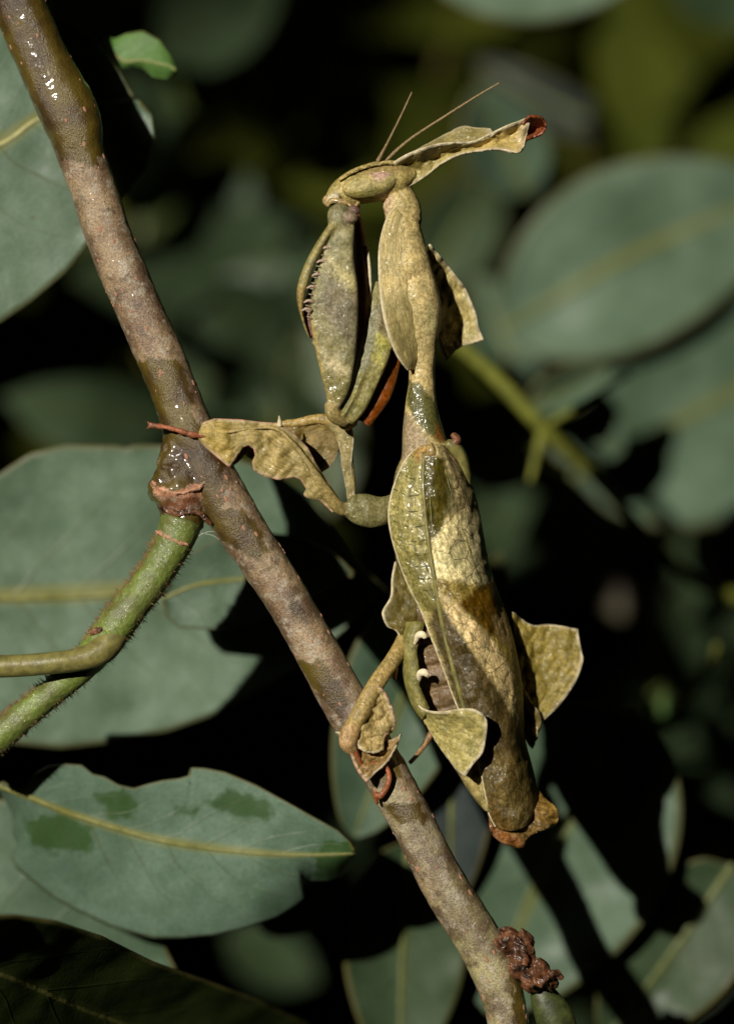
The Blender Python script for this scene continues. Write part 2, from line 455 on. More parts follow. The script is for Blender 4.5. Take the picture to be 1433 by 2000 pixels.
def empty(name, p, label, cat, group=None):
    o = bpy.data.objects.new(name, None); o.empty_display_size = .2
    o.location = W(np.array(p, float)); COL.objects.link(o)
    return tag(o, label, cat, group)

def attach(o, parent):
    if parent is not None:
        o.parent = parent
        # a part's own frame is the world's; only a thing's Empty stands elsewhere
        if parent.parent is None and parent.type == 'EMPTY': o.matrix_parent_inverse = Matrix.Translation(-Vector(parent.location))

def set_attrs(me, g, uvs=True):
    ca = me.color_attributes.new('Col', 'FLOAT_COLOR', 'POINT')
    ca.data.foreach_set('color', np.hstack([g.col, np.ones((len(g.col), 1))]).astype(np.float32).ravel())
    for nm, arr in (('wet', g.wet), ('edge', g.edge)):
        at = me.attributes.new(nm, 'FLOAT', 'POINT'); at.data.foreach_set('value', arr.astype(np.float32))
    if uvs:
        ul = me.uv_layers.new(name='UVMap')
        li = np.zeros(len(me.loops), np.int32); me.loops.foreach_get('vertex_index', li)
        ul.data.foreach_set('uv', g.uv[li].astype(np.float32).ravel())

def build(name, g, mat, parent=None, attrs=True):
    me = bpy.data.meshes.new(name)
    me.from_pydata([tuple(x) for x in W(g.v)], [], g.f)
    me.validate(clean_customdata=False)
    me.polygons.foreach_set('use_smooth', [True] * len(me.polygons))
    if attrs: set_attrs(me, g)
    me.materials.append(mat)
    o = bpy.data.objects.new(name, me); COL.objects.link(o)
    attach(o, parent)
    me.update()
    return o

# ------------------------------------------------------------------ ground and leaves
ground = bpy.data.meshes.new('ground')
ground.from_pydata([(-9000, -9000, -95), (9000, -9000, -95), (9000, 9000, -95), (-9000, 9000, -95)], [], [(0, 1, 2, 3)])
ground.materials.append(M_SOIL)
go = bpy.data.objects.new('ground', ground); COL.objects.link(go)
tag(go, 'dark bare soil under the shrub', 'ground', kind='structure')

def addd(pts, d0, gx, gy, c):
    out = []
    for p in pts:
        out.append((p[0], p[1], p[2] if len(p) > 2 else d0 + gx * (p[0] - c[0]) + gy * (p[1] - c[1])))
    return out

def leaf(label, A, B, Mi, d0, mat, gx=0, gy=0, cup=25, nu=110, nv=44, rib=6.0, ribmat=None, ripple=(10, .006), cupB=None, spots=(), linear=True, stalk=None, group=None, name='leaf', seed=1):
    c = np.mean(np.array([p[:2] for p in A + B], float), axis=0)
    a = smooth_poly(addd(A, d0 - cup, gx, gy, c), nu, linear); b = smooth_poly(addd(B, d0 - (cup if cupB is None else cupB), gx, gy, c), nu, linear)
    m = smooth_poly(addd(Mi, d0, gx, gy, c), nu)
    s = np.linspace(-1, 1, nv); G = np.zeros((nu, nv, 3))
    for j, q in enumerate(s):
        o = a if q < 0 else b; k = abs(q)
        G[:, j, :2] = m[:, :2] * (1 - k) + o[:, :2] * k
        G[:, j, 2] = m[:, 2] * (1 - k ** 1.5) + o[:, 2] * k ** 1.5
    V = G.reshape(-1, 3); V[:, 2] += fnoise(V, ripple[1], 3, seed) * ripple[0]
    v2, f = shell(V, nu, nv, 7.0)
    uv = np.stack([np.tile(s * .5 + .5, nu), np.repeat(np.linspace(0, 1, nu), nv)], -1)
    e = np.clip(1 - (1 - np.abs(s)) / .035, 0, 1)[None, :] * np.ones((nu, 1))
    g = Geo(v2, f, (0, 0, 0), 0, np.vstack([uv, uv]), np.concatenate([e.ravel()] * 2))
    for sp_ in spots: g.paint(sp_, None, 20, wet=.95, jag=12)
    root = empty(name, V.reshape(nu, nv, 3)[0, nv // 2], label, 'leaf', group)
    build('blade', g, mat, root)
    mm = V.reshape(nu, nv, 3)[:, nv // 2].copy(); mm[:, 2] -= 3.0
    rr = np.linspace(rib, rib * .25, nu)
    pts = np.hstack([mm, rr[:, None]])
    if stalk is not None:
        build('stalk', tube([(*q, rib * 1.3) for q in stalk], 40, 14), ribmat or M_MID, root)
    build('midrib', tube(pts, nu, 12, .8), ribmat or M_MID, root)
    return root

def oleaf(label, base, tip, wid, db, dt, mat, roll=0.0, bend=0.0, rib=7.0, group=None, cup=40, shape=1.0, seed=1, ribmat=None, name='leaf', wid2=None, notch=None):
    """ovate leaf from base to tip (px); wid = half width; roll tips one half towards the viewer"""
    n = 24; t = np.linspace(0, 1, n)
    base, tip = np.array(base, float), np.array(tip, float)
    ax = tip - base; ln = np.linalg.norm(ax); ax /= ln; pr = np.array([ax[1], -ax[0]])
    prof = np.sin(math.pi * np.clip(t, 0, 1) ** (.85 * shape)) ** .62; prof[0] = prof[-1] = 0.0
    bow = bend * np.sin(math.pi * t)
    ctr = base + np.outer(t * ln, ax) + np.outer(bow, pr)
    dd = db + (dt - db) * t
    w2 = wid2 or wid
    A = [(*(ctr[i] + pr * prof[i] * wid), dd[i] - cup * prof[i] - roll * prof[i]) for i in range(n)]
    B = [(*(ctr[i] - pr * prof[i] * w2), dd[i] - cup * prof[i] + roll * prof[i]) for i in range(n)]
    Mi = [(*ctr[i], dd[i]) for i in range(n)]
    return leaf(label, A, B, Mi, 0, mat, nu=60, nv=24, rib=rib, linear=False, group=group, seed=seed, ribmat=ribmat, name=name, ripple=(18, .004))

# leaf behind the wet upper end of the twig (its shaded half lies in the twig's own shadow)
leaf('large pale leaf crossed by the shadow of the wet twig end',
     [(-330, 330), (-200, 130), (-80, 60), (30, 30), (120, 42), (185, 75), (235, 140), (262, 190)],
     [(-330, 400), (-200, 620), (-60, 660), (0, 632), (60, 592), (130, 532), (170, 482), (245, 378), (285, 330), (303, 270), (297, 225), (270, 198)],
     [(-330, 360), (-150, 330), (0, 275), (70, 228), (150, 205), (262, 193)],
     255, LEAF, gx=.03, gy=.0, cup=12, rib=8, ribmat=M_MIDB, seed=2)
leaf('small bright green leaf scrap curled above the dark shaded leaf',
     [(206, 72), (225, 78), (248, 66), (280, 60), (312, 78), (332, 110), (344, 135)],
     [(208, 82), (222, 108), (240, 132), (262, 128), (282, 132), (300, 150), (325, 154), (344, 140)],
     [(207, 77), (225, 105), (245, 120), (280, 118), (312, 124), (330, 128), (344, 137)], 260, LEAFG, gx=-.3, cup=-14, nu=60, nv=24, rib=3, linear=True, seed=3)
# the big leaf behind the fork
leaf('broad grey green leaf behind the green shoot at the fork',
     [(-260, 1120), (-120, 1010), (0, 925), (60, 885), (130, 868), (235, 870), (245, 876), (262, 868), (340, 870), (440, 885), (540, 925), (592, 965), (640, 1020), (690, 1090), (760, 1160)],
     [(-260, 1220), (-120, 1400), (0, 1450), (120, 1462), (240, 1448), (330, 1428), (420, 1396), (510, 1350), (590, 1300), (650, 1250), (700, 1205), (740, 1160)],
     [(-260, 1165), (0, 1162), (150, 1158), (300, 1148), (450, 1138), (600, 1140), (740, 1154)],
     500, LEAF, gx=.0, gy=.1, cup=20, rib=10, seed=4)
leaf('small pale leaf tucked behind the fork with an angular tip',
     [(318, 1160), (330, 1120), (370, 1080), (430, 1050), (500, 1038), (580, 1048), (640, 1072), (672, 1098), (690, 1120)],
     [(318, 1172), (328, 1205), (350, 1225), (420, 1230), (480, 1222), (540, 1200), (600, 1168), (650, 1135), (690, 1124)],
     [(320, 1168), (380, 1142), (450, 1132), (530, 1126), (620, 1122), (690, 1122)], 330, LEAFB, cup=10, rib=5, seed=5)
# bottom left leaf with bite marks
leaf('bitten grey green leaf with dark wet blotches and ragged edges',
     [(4, 1528), (40, 1545), (62, 1528), (72, 1510), (95, 1497), (130, 1492), (160, 1494), (182, 1512), (205, 1517), (232, 1533), (262, 1540), (290, 1531), (318, 1524), (352, 1520), (371, 1514), (374, 1499), (400, 1500), (440, 1508), (500, 1533), (560, 1566), (620, 1600), (660, 1622), (684, 1645), (691, 1662)],
     [(0, 1540), (20, 1575), (32, 1602), (28, 1625), (38, 1648), (26, 1676), (34, 1695), (60, 1716), (110, 1755), (160, 1782), (220, 1810), (300, 1832), (360, 1832), (420, 1826), (480, 1812), (540, 1790), (575, 1768), (593, 1752), (584, 1740), (590, 1726), (606, 1718), (640, 1718), (662, 1710), (684, 1692), (692, 1670)],
     [(0, 1534), (60, 1556), (150, 1590), (230, 1615), (310, 1637), (400, 1653), (500, 1664), (600, 1669), (692, 1666)],
     190, LEAF2, gx=-.1, gy=.1, cup=10, cupB=-65, spots=([(50, 1600), (120, 1585), (185, 1610), (180, 1655), (100, 1672), (60, 1650)], [(185, 1552), (240, 1535), (275, 1570), (262, 1600), (210, 1602)], [(395, 1562), (450, 1540), (520, 1560), (535, 1590), (480, 1606), (430, 1585)], [(612, 1668), (640, 1640), (700, 1640), (700, 1700), (640, 1725), (612, 1718)], [(340, 1585), (390, 1575), (380, 1600)]), nu=220, nv=50, rib=7, seed=6)
leaf('leaf below the bitten leaf lying mostly in its shadow',
     [(-300, 1800), (-180, 1640), (-40, 1560), (60, 1560), (180, 1620), (245, 1720), (285, 1785), (318, 1840), (342, 1895)],
     [(-300, 1900), (-180, 2060), (0, 2120), (140, 2120), (240, 2060), (310, 1980), (346, 1905)],
     [(-300, 1850), (0, 1850), (180, 1870), (345, 1900)], 420, LEAFB, cup=20, rib=8, seed=7)

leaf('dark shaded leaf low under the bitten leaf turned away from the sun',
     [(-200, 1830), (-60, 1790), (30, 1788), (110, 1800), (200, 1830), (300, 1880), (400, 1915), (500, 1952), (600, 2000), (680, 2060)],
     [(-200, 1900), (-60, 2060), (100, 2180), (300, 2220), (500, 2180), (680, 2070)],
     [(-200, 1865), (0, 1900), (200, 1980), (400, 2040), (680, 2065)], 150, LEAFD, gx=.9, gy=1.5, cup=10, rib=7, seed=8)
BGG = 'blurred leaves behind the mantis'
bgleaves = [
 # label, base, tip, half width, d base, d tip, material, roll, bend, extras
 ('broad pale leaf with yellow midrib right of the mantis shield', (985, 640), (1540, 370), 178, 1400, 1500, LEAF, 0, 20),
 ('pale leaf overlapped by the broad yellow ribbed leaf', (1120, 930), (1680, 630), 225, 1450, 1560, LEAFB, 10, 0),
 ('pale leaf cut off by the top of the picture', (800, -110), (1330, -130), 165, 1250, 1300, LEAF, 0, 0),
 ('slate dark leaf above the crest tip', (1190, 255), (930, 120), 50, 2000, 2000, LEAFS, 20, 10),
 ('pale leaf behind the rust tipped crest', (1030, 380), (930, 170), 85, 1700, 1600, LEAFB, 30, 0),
 ('dim leaf just right of the mantis shield', (830, 560), (960, 330), 85, 2300, 2200, LEAFSHADE, 10, 0),
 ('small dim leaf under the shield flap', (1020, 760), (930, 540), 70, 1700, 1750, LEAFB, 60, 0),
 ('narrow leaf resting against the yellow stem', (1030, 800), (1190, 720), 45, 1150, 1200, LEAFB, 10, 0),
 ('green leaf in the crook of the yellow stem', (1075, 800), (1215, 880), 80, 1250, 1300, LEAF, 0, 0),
 ('small grey leaf hanging under the yellow stem', (1050, 880), (910, 940), 50, 1500, 1550, LEAFSHADE, 0, 0),
 ('dim rounded leaf beside the dark gap', (1200, 990), (1460, 860), 80, 1500, 1560, LEAFSHADE, 0, 0),
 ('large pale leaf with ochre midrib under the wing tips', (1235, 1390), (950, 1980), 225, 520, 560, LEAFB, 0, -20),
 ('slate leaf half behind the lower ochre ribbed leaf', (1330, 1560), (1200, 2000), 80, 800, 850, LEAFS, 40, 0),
 ('pale leaf low beside the dark corner', (1430, 1690), (1180, 2030), 125, 560, 600, LEAFSHADE, 10, 10),
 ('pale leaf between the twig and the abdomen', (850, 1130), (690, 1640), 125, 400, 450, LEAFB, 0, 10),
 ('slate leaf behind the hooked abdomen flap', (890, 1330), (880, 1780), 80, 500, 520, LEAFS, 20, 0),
 ('dim leaf with pale rib below the twig', (800, 1640), (780, 2100), 120, 480, 520, LEAFSHADE, -20, 0),
 ('dim leaf behind the folded forelegs', (640, 1000), (600, 640), 80, 1900, 1950, LEAFSHADE, 20, 0),
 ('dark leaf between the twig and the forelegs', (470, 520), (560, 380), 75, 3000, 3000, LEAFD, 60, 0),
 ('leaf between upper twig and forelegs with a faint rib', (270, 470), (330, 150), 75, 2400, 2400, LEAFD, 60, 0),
 ('dim leaf low right near the green shoot tip', (1260, 1520), (1180, 1440), 45, 1250, 1300, LEAFSHADE, 0, 0),
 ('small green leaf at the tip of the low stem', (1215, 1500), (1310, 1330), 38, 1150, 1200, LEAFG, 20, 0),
 ('tiny dim leaf behind the side of the wing', (955, 1230), (975, 1080), 22, 700, 700, LEAFSHADE, 0, 0),
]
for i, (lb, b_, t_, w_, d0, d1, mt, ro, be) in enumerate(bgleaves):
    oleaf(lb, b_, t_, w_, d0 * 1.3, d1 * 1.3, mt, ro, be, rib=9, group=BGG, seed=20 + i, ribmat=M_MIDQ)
dead = [((1120, 1040), (1215, 1210), 34, 2600, 'narrow dry grey leaf out in the dark beside the wings'), ((1400, 1060), (1320, 1200), 46, 2700, 'wide dry grey leaf under the end of the yellow stem'), ((1260, 1150), (1320, 1240), 30, 2700, 'small dry grey leaf beside the wide dry one'),
        ((500, 1800), (665, 1760), 55, 900, 'dry grey brown leaf behind the tip of the bitten leaf'), ((500, 80), (480, 330), 50, 4200, 'blurred brown leaf behind the small bright scrap'), ((640, 330), (600, 120), 55, 4200, 'blurred grey leaf above the mantis head'), ((500, 700), (600, 620), 36, 3600, 'blurred grey leaf between twig and folded forelegs'), ((1290, 120), (1250, 30), 50, 4200, 'blurred grey leaf in the olive gloom above the crest')]
for i, (b_, t_, w_, d_, lb) in enumerate(dead):
    oleaf(lb, b_, t_, w_, d_, d_ + 40, LEAFDEAD, 20, 8, group='dry leaves in the background', seed=60 + i, name='dry_leaf')

olive = [((560, 300), (820, -60), 150, 'wide olive leaf lost in blur above the antennae'), ((900, 330), (1200, -40), 170, 'olive leaf lost in blur behind the crest tip'), ((1180, 420), (1480, 60), 160, 'olive leaf lost in blur above the broad ribbed leaf'), ((330, 330), (420, -60), 110, 'olive leaf lost in blur beside the bright scrap'), ((380, 760), (330, 520), 70, 'small olive leaf lost in blur beside the dry twig'), ((560, 330), (480, 200), 60, 'small olive leaf lost in blur left by the mantis head')]
for i, (b_, t_, w_, lb) in enumerate(olive):
    oleaf(lb.replace(' left by', ' close to'), b_, t_, w_, 3700 + 150 * i, 4000 + 150 * i, LEAFO, w_ * 1.2, 10, ribmat=M_OLV, group='olive leaves in the depth', seed=80 + i)

def stemthing(label, pts, mat, group='dim stems behind the mantis', extra=()):
    r = empty('stem', pts[0][:3], label, 'stem', group)
    build('stalk', tube(pts, 60, 16), mat, r)
    for e in extra: build('side_stalk', tube(e, 30, 12), mat, r)
stemthing('blurred yellow green stem rising behind the wing base', [(880, 660, 1000, 14), (960, 730, 1020, 15), (1060, 835, 1050, 15), (1150, 920, 1150, 12), (1260, 1040, 1300, 11), (1350, 1130, 1400, 12), (1450, 1170, 1450, 13)], M_STEMY,
          extra=[[(1060, 835, 1050, 10), (1050, 880, 1060, 9), (1035, 940, 1070, 5)], [(1060, 835, 1050, 8), (1150, 780, 1080, 6), (1230, 730, 1100, 5)]])
stemthing('dim stem at the foot of the ochre ribbed leaf', [(1200, 1530, 1100, 12), (1260, 1450, 1120, 12), (1330, 1380, 1150, 10), (1400, 1260, 1200, 8)], M_STEMY)

# ------------------------------------------------------------------ twig
twig = empty('twig', (960, 2010, 0), 'mottled brown twig with wet patches running diagonally under the mantis', 'twig')
path = [(-10, -90, 30, 52), (33, 0, 24, 52), (75, 100, 20, 52), (122, 195, 16, 57), (146, 250, 14, 55), (158, 300, 12, 47), (185, 375, 10, 45), (220, 480, 6, 46), (262, 580, 4, 46), (300, 665, 2, 46),
        (345, 775, 0, 47), (368, 840, 0, 50), (405, 920, 0, 52), (450, 1000, 0, 50), (500, 1075, 0, 46), (560, 1170, 0, 44), (615, 1265, 0, 44), (670, 1365, 0, 45), (735, 1480, 0, 44), (780, 1560, 0, 44),
        (815, 1625, 2, 43), (860, 1715, 5, 44), (915, 1805, 8, 46), (960, 1885, 12, 46), (985, 1960, 15, 42), (1005, 2080, 20, 40)]
stem = tube(path, 620, 56, 1.0, col=(.24, .165, .098), wet=.15)
# slow swelling and unevenness of the bark
c = smooth_poly(path, 620)[:, :3]
cc = np.vstack([np.repeat(c, 56, axis=0), c[:1], c[-1:]])
nn = fnoise(stem.v, .012, 2, 3) * .05 + fnoise(stem.v, .06, 3, 4) * .025
stem.v = stem.v + (stem.v - cc) * nn[:, None]
stub = tube([(362, 850, -4, 42), (358, 890, -8, 42), (352, 925, -10, 48), (350, 946, -10, 58), (350, 956, -10, 61), (354, 972, -10, 52), (356, 1000, -8, 45), (352, 1030, -6, 40)], 90, 48, .8, col=(.12, .07, .022), wet=.85)
stub.v += (fnoise(stub.v, .06, 4, 8) * 7)[:, None] * np.array([1, .2, 1])
fill = tube([(370, 900, -2, 40), (410, 960, -2, 40), (420, 1005, 0, 26)], 40, 40, .8, col=(.12, .07, .03), wet=.4)
stub.paint([(295, 945), (345, 958), (410, 930), (425, 985), (350, 985), (300, 965)], (.42, .20, .12), 5, wet=.0)
stub.paint([(310, 968), (410, 972), (410, 1000), (318, 1000)], (.15, .05, .02), 5, wet=.3)
for poly, w in (([(-60, -60), (80, -60), (215, 180), (215, 300), (190, 318), (115, 310), (60, 200), (-40, 40)], 1.0),
                ([(268, 705), (345, 700), (362, 730), (385, 830), (440, 870), (430, 1000), (400, 1060), (330, 900), (300, 820)], .78),
                ([(400, 1010), (470, 990), (515, 1040), (520, 1110), (470, 1075), (425, 1050)], .72),
                ([(580, 1290), (640, 1300), (680, 1370), (660, 1400), (610, 1340)], .85),
                ([(700, 1480), (770, 1470), (790, 1520), (760, 1540)], .8), ([(745, 1570), (820, 1560), (835, 1605), (780, 1612)], .8),
                ([(1000, 1900), (1060, 1880), (1060, 2050), (1000, 2050)], .7), ([(560, 1170), (600, 1180), (610, 1230), (570, 1210)], .6)):
    stem.paint(poly, None, 9, wet=w, jag=14)
stem.paint([(840, 1640), (1040, 1800), (1060, 2080), (880, 2080)], (.27, .235, .12), 40)
stem.paint([(700, 1470), (860, 1600), (880, 1700), (800, 1700)], (.27, .23, .135), 30)
rim_knots = []
def remesh_join(name, geos, mat, parent, voxel, smooth=2):
    g = geos[0]
    for q in geos[1:]: g.add(q)
    me = bpy.data.meshes.new(name + '_source')
    wv = W(g.v); me.from_pydata([tuple(x) for x in wv], [], g.f)
    o = bpy.data.objects.new(name + '_source', me); COL.objects.link(o)
    md = o.modifiers.new('r', 'REMESH'); md.mode = 'VOXEL'; md.voxel_size = voxel; md.adaptivity = 0
    if smooth:
        sm = o.modifiers.new('s', 'SMOOTH'); sm.factor = .5; sm.iterations = smooth
    bpy.context.view_layer.update()
    dg = bpy.context.evaluated_depsgraph_get()
    out = bpy.data.meshes.new_from_object(o.evaluated_get(dg))
    bpy.data.objects.remove(o); bpy.data.meshes.remove(me)
    out.name = name
    kd = kdtree.KDTree(len(wv))
    for i, x in enumerate(wv): kd.insert(x, i)
    kd.balance()
    idx = np.array([kd.find(v.co)[1] for v in out.vertices])
    ng = Geo(np.zeros((len(idx), 3)), [], g.col[idx], g.wet[idx], None, g.edge[idx])
    out.polygons.foreach_set('use_smooth', [True] * len(out.polygons))
    out.materials.clear(); out.materials.append(mat)
    set_attrs(out, ng, False)
    ob = bpy.data.objects.new(name, out); COL.objects.link(ob); attach(ob, parent)
    return ob
remesh_join('bark', [stem, stub, fill], M_BARK, twig, .0135, 2)

# lenticels: small raised corky spots
lm = bpy.data.meshes.new('lenticel')
lb = ball((0, 0, 0), (1, 1, 1), nu=7, nv=10)
lm.from_pydata([tuple(x) for x in lb.v], [], lb.f); lm.materials.append(M_LENT)
lm.polygons.foreach_set('use_smooth', [True] * len(lm.polygons))
cpath = smooth_poly(path, 400)
lr = random.Random(11)
for i in range(150):
    k = lr.randint(15, 388); c0 = cpath[k]; t0 = cpath[k + 1] - cpath[k - 1]
    tx = Vector((t0[0], t0[1], t0[2])).normalized(); sd = tx.cross(Vector((0, 0, 1))).normalized(); up = sd.cross(tx)
    if k < 130 and lr.random() < .45: continue
    ang = lr.uniform(-1.5, 1.5)
    nrm = (sd * math.sin(ang) - up * math.cos(ang)).normalized()
    if nrm.z > 0.2: nrm = -nrm if abs(ang) < .5 else nrm
    p = Vector(c0[:3]) + nrm * c0[3] * .99
    s1 = lr.uniform(2.2, 6.5) * (1.15 if c0[1] > 1500 else 1); s2 = s1 * lr.uniform(.45, .7)
    o = bpy.data.objects.new('lenticel', lm); COL.objects.link(o)
    wp = Vector(W(np.array(p))); 
    tw = Vector((tx.x, tx.z, -tx.y)).normalized(); nw = Vector((nrm.x, nrm.z, -nrm.y)).normalized(); bw = tw.cross(nw).normalized()
    Mx = Matrix((tw * s1 * K, bw * s2 * K, nw * 1.6 * K)).transposed().to_4x4(); Mx.translation = wp
    attach(o, twig); o.matrix_basis = Mx

# green side shoot with its bent leaf stalk
shoot = [(354, 1018, -10, 42), (345, 1045, -12, 40), (322, 1090, -14, 36), (290, 1140, -16, 35), (255, 1185, -16, 35), (222, 1228, -14, 36), (190, 1268, -4, 34), (150, 1312, 14, 29), (90, 1362, 24, 27), (30, 1412, 30, 29), (-60, 1490, 40, 30)]
sh = tube(shoot, 200, 36)
sh.v += (fnoise(sh.v, .05, 3, 12) * 2.2)[:, None] * np.array([1, .3, 1])
build('green_shoot', sh, M_STEMG, twig)
build('leaf_stalk', tube([(256, 1180, -6, 18), (238, 1214, -14, 25), (216, 1252, -24, 28), (192, 1275, -32, 27), (155, 1288, -38, 23), (110, 1294, -40, 22), (40, 1300, -36, 22), (-80, 1303, -30, 23)], 120, 28), M_STALK, twig)
for pts, mt in (([(306, 1038, -36, 4), (330, 1050, -47, 4.5), (352, 1060, -48, 4), (368, 1064, -44, 2)], M_LENT),
            ([(300, 944, -30, 4), (335, 962, -52, 4), (375, 958, -54, 4), (410, 934, -44, 3), (428, 905, -42, 2)], M_LENT),
            ([(312, 990, -30, 5), (345, 1003, -44, 6), (385, 1000, -42, 5), (410, 1022, -34, 5)], M_SCAR),
            ([(178, 1238, -30, 7), (196, 1230, -42, 5), (208, 1226, -44, 2)], M_SCAR)):
    kk = tube(pts, 60, 14, .7); kk.v += (fnoise(kk.v, .16, 4, 2) * 4.5)[:, None] * np.array([1, 1, .7])
    build('scar_ridge', kk, mt, twig)
# short stem hairs on the shoot: too fine to count
hv, hf = [], []
sp = smooth_poly(shoot, 300)
for i in range(1500):
    k = lr.randint(20, 290); c0 = sp[k]; t0 = sp[k + 1] - sp[k - 1]; tn = t0[:3] / np.linalg.norm(t0[:3])
    sd = np.array([tn[1], -tn[0], 0]); sgn = 1 if lr.random() < .3 else -1
    a = lr.uniform(-.7, .7); dr = sd * sgn * math.cos(a) - np.array([0, 0, 1.0]) * math.sin(a)
    p0 = c0[:3] + dr * c0[3] * .96; L = lr.uniform(5, 13)
    e = p0 + (dr + np.array([lr.uniform(-.5, .5), lr.uniform(-.5, .5), lr.uniform(-.5, .5)])) * L
    w = np.array([tn[0], tn[1], 0]) * .9; q = len(hv)
    hv += [p0 - w, p0 + w, p0 + np.array([0, 0, -1.4]), e]; hf += [(q, q + 1, q + 3), (q + 1, q + 2, q + 3), (q + 2, q, q + 3)]
ho = build('stem_hair', Geo(hv, hf), M_HAIR, twig); ho['kind'] = 'stuff'
# knobbly bud scar at the lower node
sc_geo = []
for (x, y, d, r) in ((1000, 1835, -8, 30), (1030, 1838, -14, 22), (1022, 1870, -18, 30), (1055, 1895, -22, 28), (1078, 1915, -26, 20), (1042, 1918, -16, 26), (1018, 1895, -14, 28), (985, 1850, -4, 30), (1035, 1855, -30, 16)):
    q = ball((x - 4, y, d), (r * .85, r * .74, r * .85), lr.uniform(0, 3)); sc_geo.append(q)
for q in sc_geo: q.v += (fnoise(q.v, .09, 4, 9) * 10)[:, None] * np.array([1, 1, 1])
remesh_join('bud_scar', sc_geo, M_SCAR, twig, .008, 1)
for pts in ([(1030, 1925, -40, 6), (1058, 1918, -52, 7), (1085, 1900, -44, 7), (1094, 1912, -36, 6)], [(1000, 1825, -30, 5), (1020, 1850, -44, 6), (1025, 1885, -46, 5)]):
    kk = tube(pts, 50, 14, .7); kk.v += (fnoise(kk.v, .14, 4, 3) * 6)[:, None] * np.array([1, 1, .7])
    build('scar_ridge', kk, M_SCAR, twig)
build('bud', tube([(1052, 1925, 10, 20), (1068, 1960, 12, 32), (1085, 1995, 14, 38), (1100, 2060, 16, 36)], 40, 28, .7), M_BUD, twig)

# ------------------------------------------------------------------ mantis
mantis = empty('mantis', (860, 1000, 10), 'olive tan leaf-mimicking mantis clinging head up to the mottled twig', 'mantis')
TAN, TAN2 = (.45, .36, .185), (.42, .34, .18)
OLV, GRY = (.22, .20, .085), (.235, .215, .12)
parts = []
# head
head = slab([(636, 380), (650, 357), (680, 334), (715, 320), (752, 312), (785, 318), (812, 330)],
            [(640, 398), (662, 402), (690, 400), (720, 397), (755, 390), (785, 378), (812, 352)], [-4, 0, 0, 0, 0, 0, 0], [6, 22, 33, 40, 40, 34, 18], 60, 36, (.34, .28, .12))
head.paint([(690, 340), (760, 310), (800, 330), (770, 345)], (.25, .19, .09), 8)
head.paint([(640, 380), (675, 350), (690, 370), (660, 390)], (.42, .34, .16), 6)
parts.append(head)
neck = tube([(768, 355, 4, 28), (778, 385, 2, 32), (786, 410, 0, 36), (790, 440, 0, 34)], 40, 30, .9, TAN)
neck.v += (fnoise(neck.v, .14, 3, 6) * 4)[:, None] * np.array([1, .3, 1]); neck.paint([(725, 375), (770, 380), (760, 430), (735, 420)], (.48, .36, .25), 8)
parts.append(neck)
# pronotum
pron = slab([(768, 385), (756, 415), (752, 460), (752, 520), (757, 590), (776, 650), (794, 700), (798, 740), (792, 785), (786, 840), (784, 890), (775, 930)],
            [(800, 383), (817, 428), (832, 480), (846, 530), (859, 580), (861, 620), (853, 680), (849, 730), (853, 790), (866, 840), (880, 880), (900, 930)],
            [0, -4, -6, -6, -6, -2, 4, 8, 10, 12, 16, 20], [26, 38, 42, 44, 44, 39, 32, 28, 31, 38, 42, 40], 130, 44, TAN, power=2.3)
pron.paint([(775, 520), (835, 500), (860, 600), (850, 700), (810, 690), (780, 600)], (.50, .40, .215), 20)
pron.paint([(835, 590), (862, 600), (856, 670), (830, 650)], (.36, .32, .17), 12)
pron.paint([(797, 742), (822, 752), (850, 788), (868, 845), (862, 866), (836, 848), (812, 822), (795, 790)], (.12, .115, .04), 4, wet=.9)
pron.paint([(786, 800), (800, 812), (835, 860), (840, 900), (780, 900)], (.30, .235, .16), 6)
pron.paint([(852, 828), (868, 830), (868, 862), (852, 858)], (.27, .12, .04), 5)
# relief on the back: a raised oval boss and a shallow furrow
q = pron.v; front = q[:, 2] < 0
pron.v[:, 2] -= np.where(front, 6 * np.exp(-(((q[:, 0] - 805) / 18) ** 2 + ((q[:, 1] - 515) / 22) ** 2)), 0)
pron.v[:, 2] += np.where(front, 5 * np.exp(-(((q[:, 1] - 540) / 7) ** 2)) * np.exp(-((q[:, 0] - 805) / 26) ** 2), 0)
pron.noise(3.0, .03, 3, 2)
parts.append(pron)
# abdomen
abd = slab([(790, 880), (770, 930), (766, 1000), (770, 1060), (776, 1120), (788, 1190), (790, 1250), (795, 1320), (815, 1385), (850, 1445), (890, 1505), (918, 1550), (948, 1582), (975, 1602)],
           [(880, 880), (912, 930), (930, 1000), (944, 1060), (958, 1120), (980, 1190), (998, 1260), (1008, 1330), (1014, 1400), (1024, 1470), (1034, 1530), (1040, 1565), (1030, 1592), (1000, 1606)],
           [26, 34, 40, 44, 48, 50, 50, 52, 52, 50, 46, 40, 34, 30], [36, 50, 60, 62, 64, 66, 66, 64, 60, 52, 42, 34, 24, 12], 150, 44, (.15, .10, .058))
abd.paint([(760, 880), (900, 880), (850, 1180), (770, 1180)], OLV, 20)
abd.paint([(880, 1480), (960, 1480), (980, 1610), (920, 1590)], (.27, .21, .09), 12)
q = abd.v
for yy in (1215, 1258, 1302, 1346, 1388): abd.v[:, 2] += np.where(q[:, 2] < 40, 9 * np.exp(-((q[:, 1] - yy + (q[:, 0] - 840) * .2) / 5) ** 2), 0)
abd.noise(4, .05, 3, 3)
parts.append(abd)
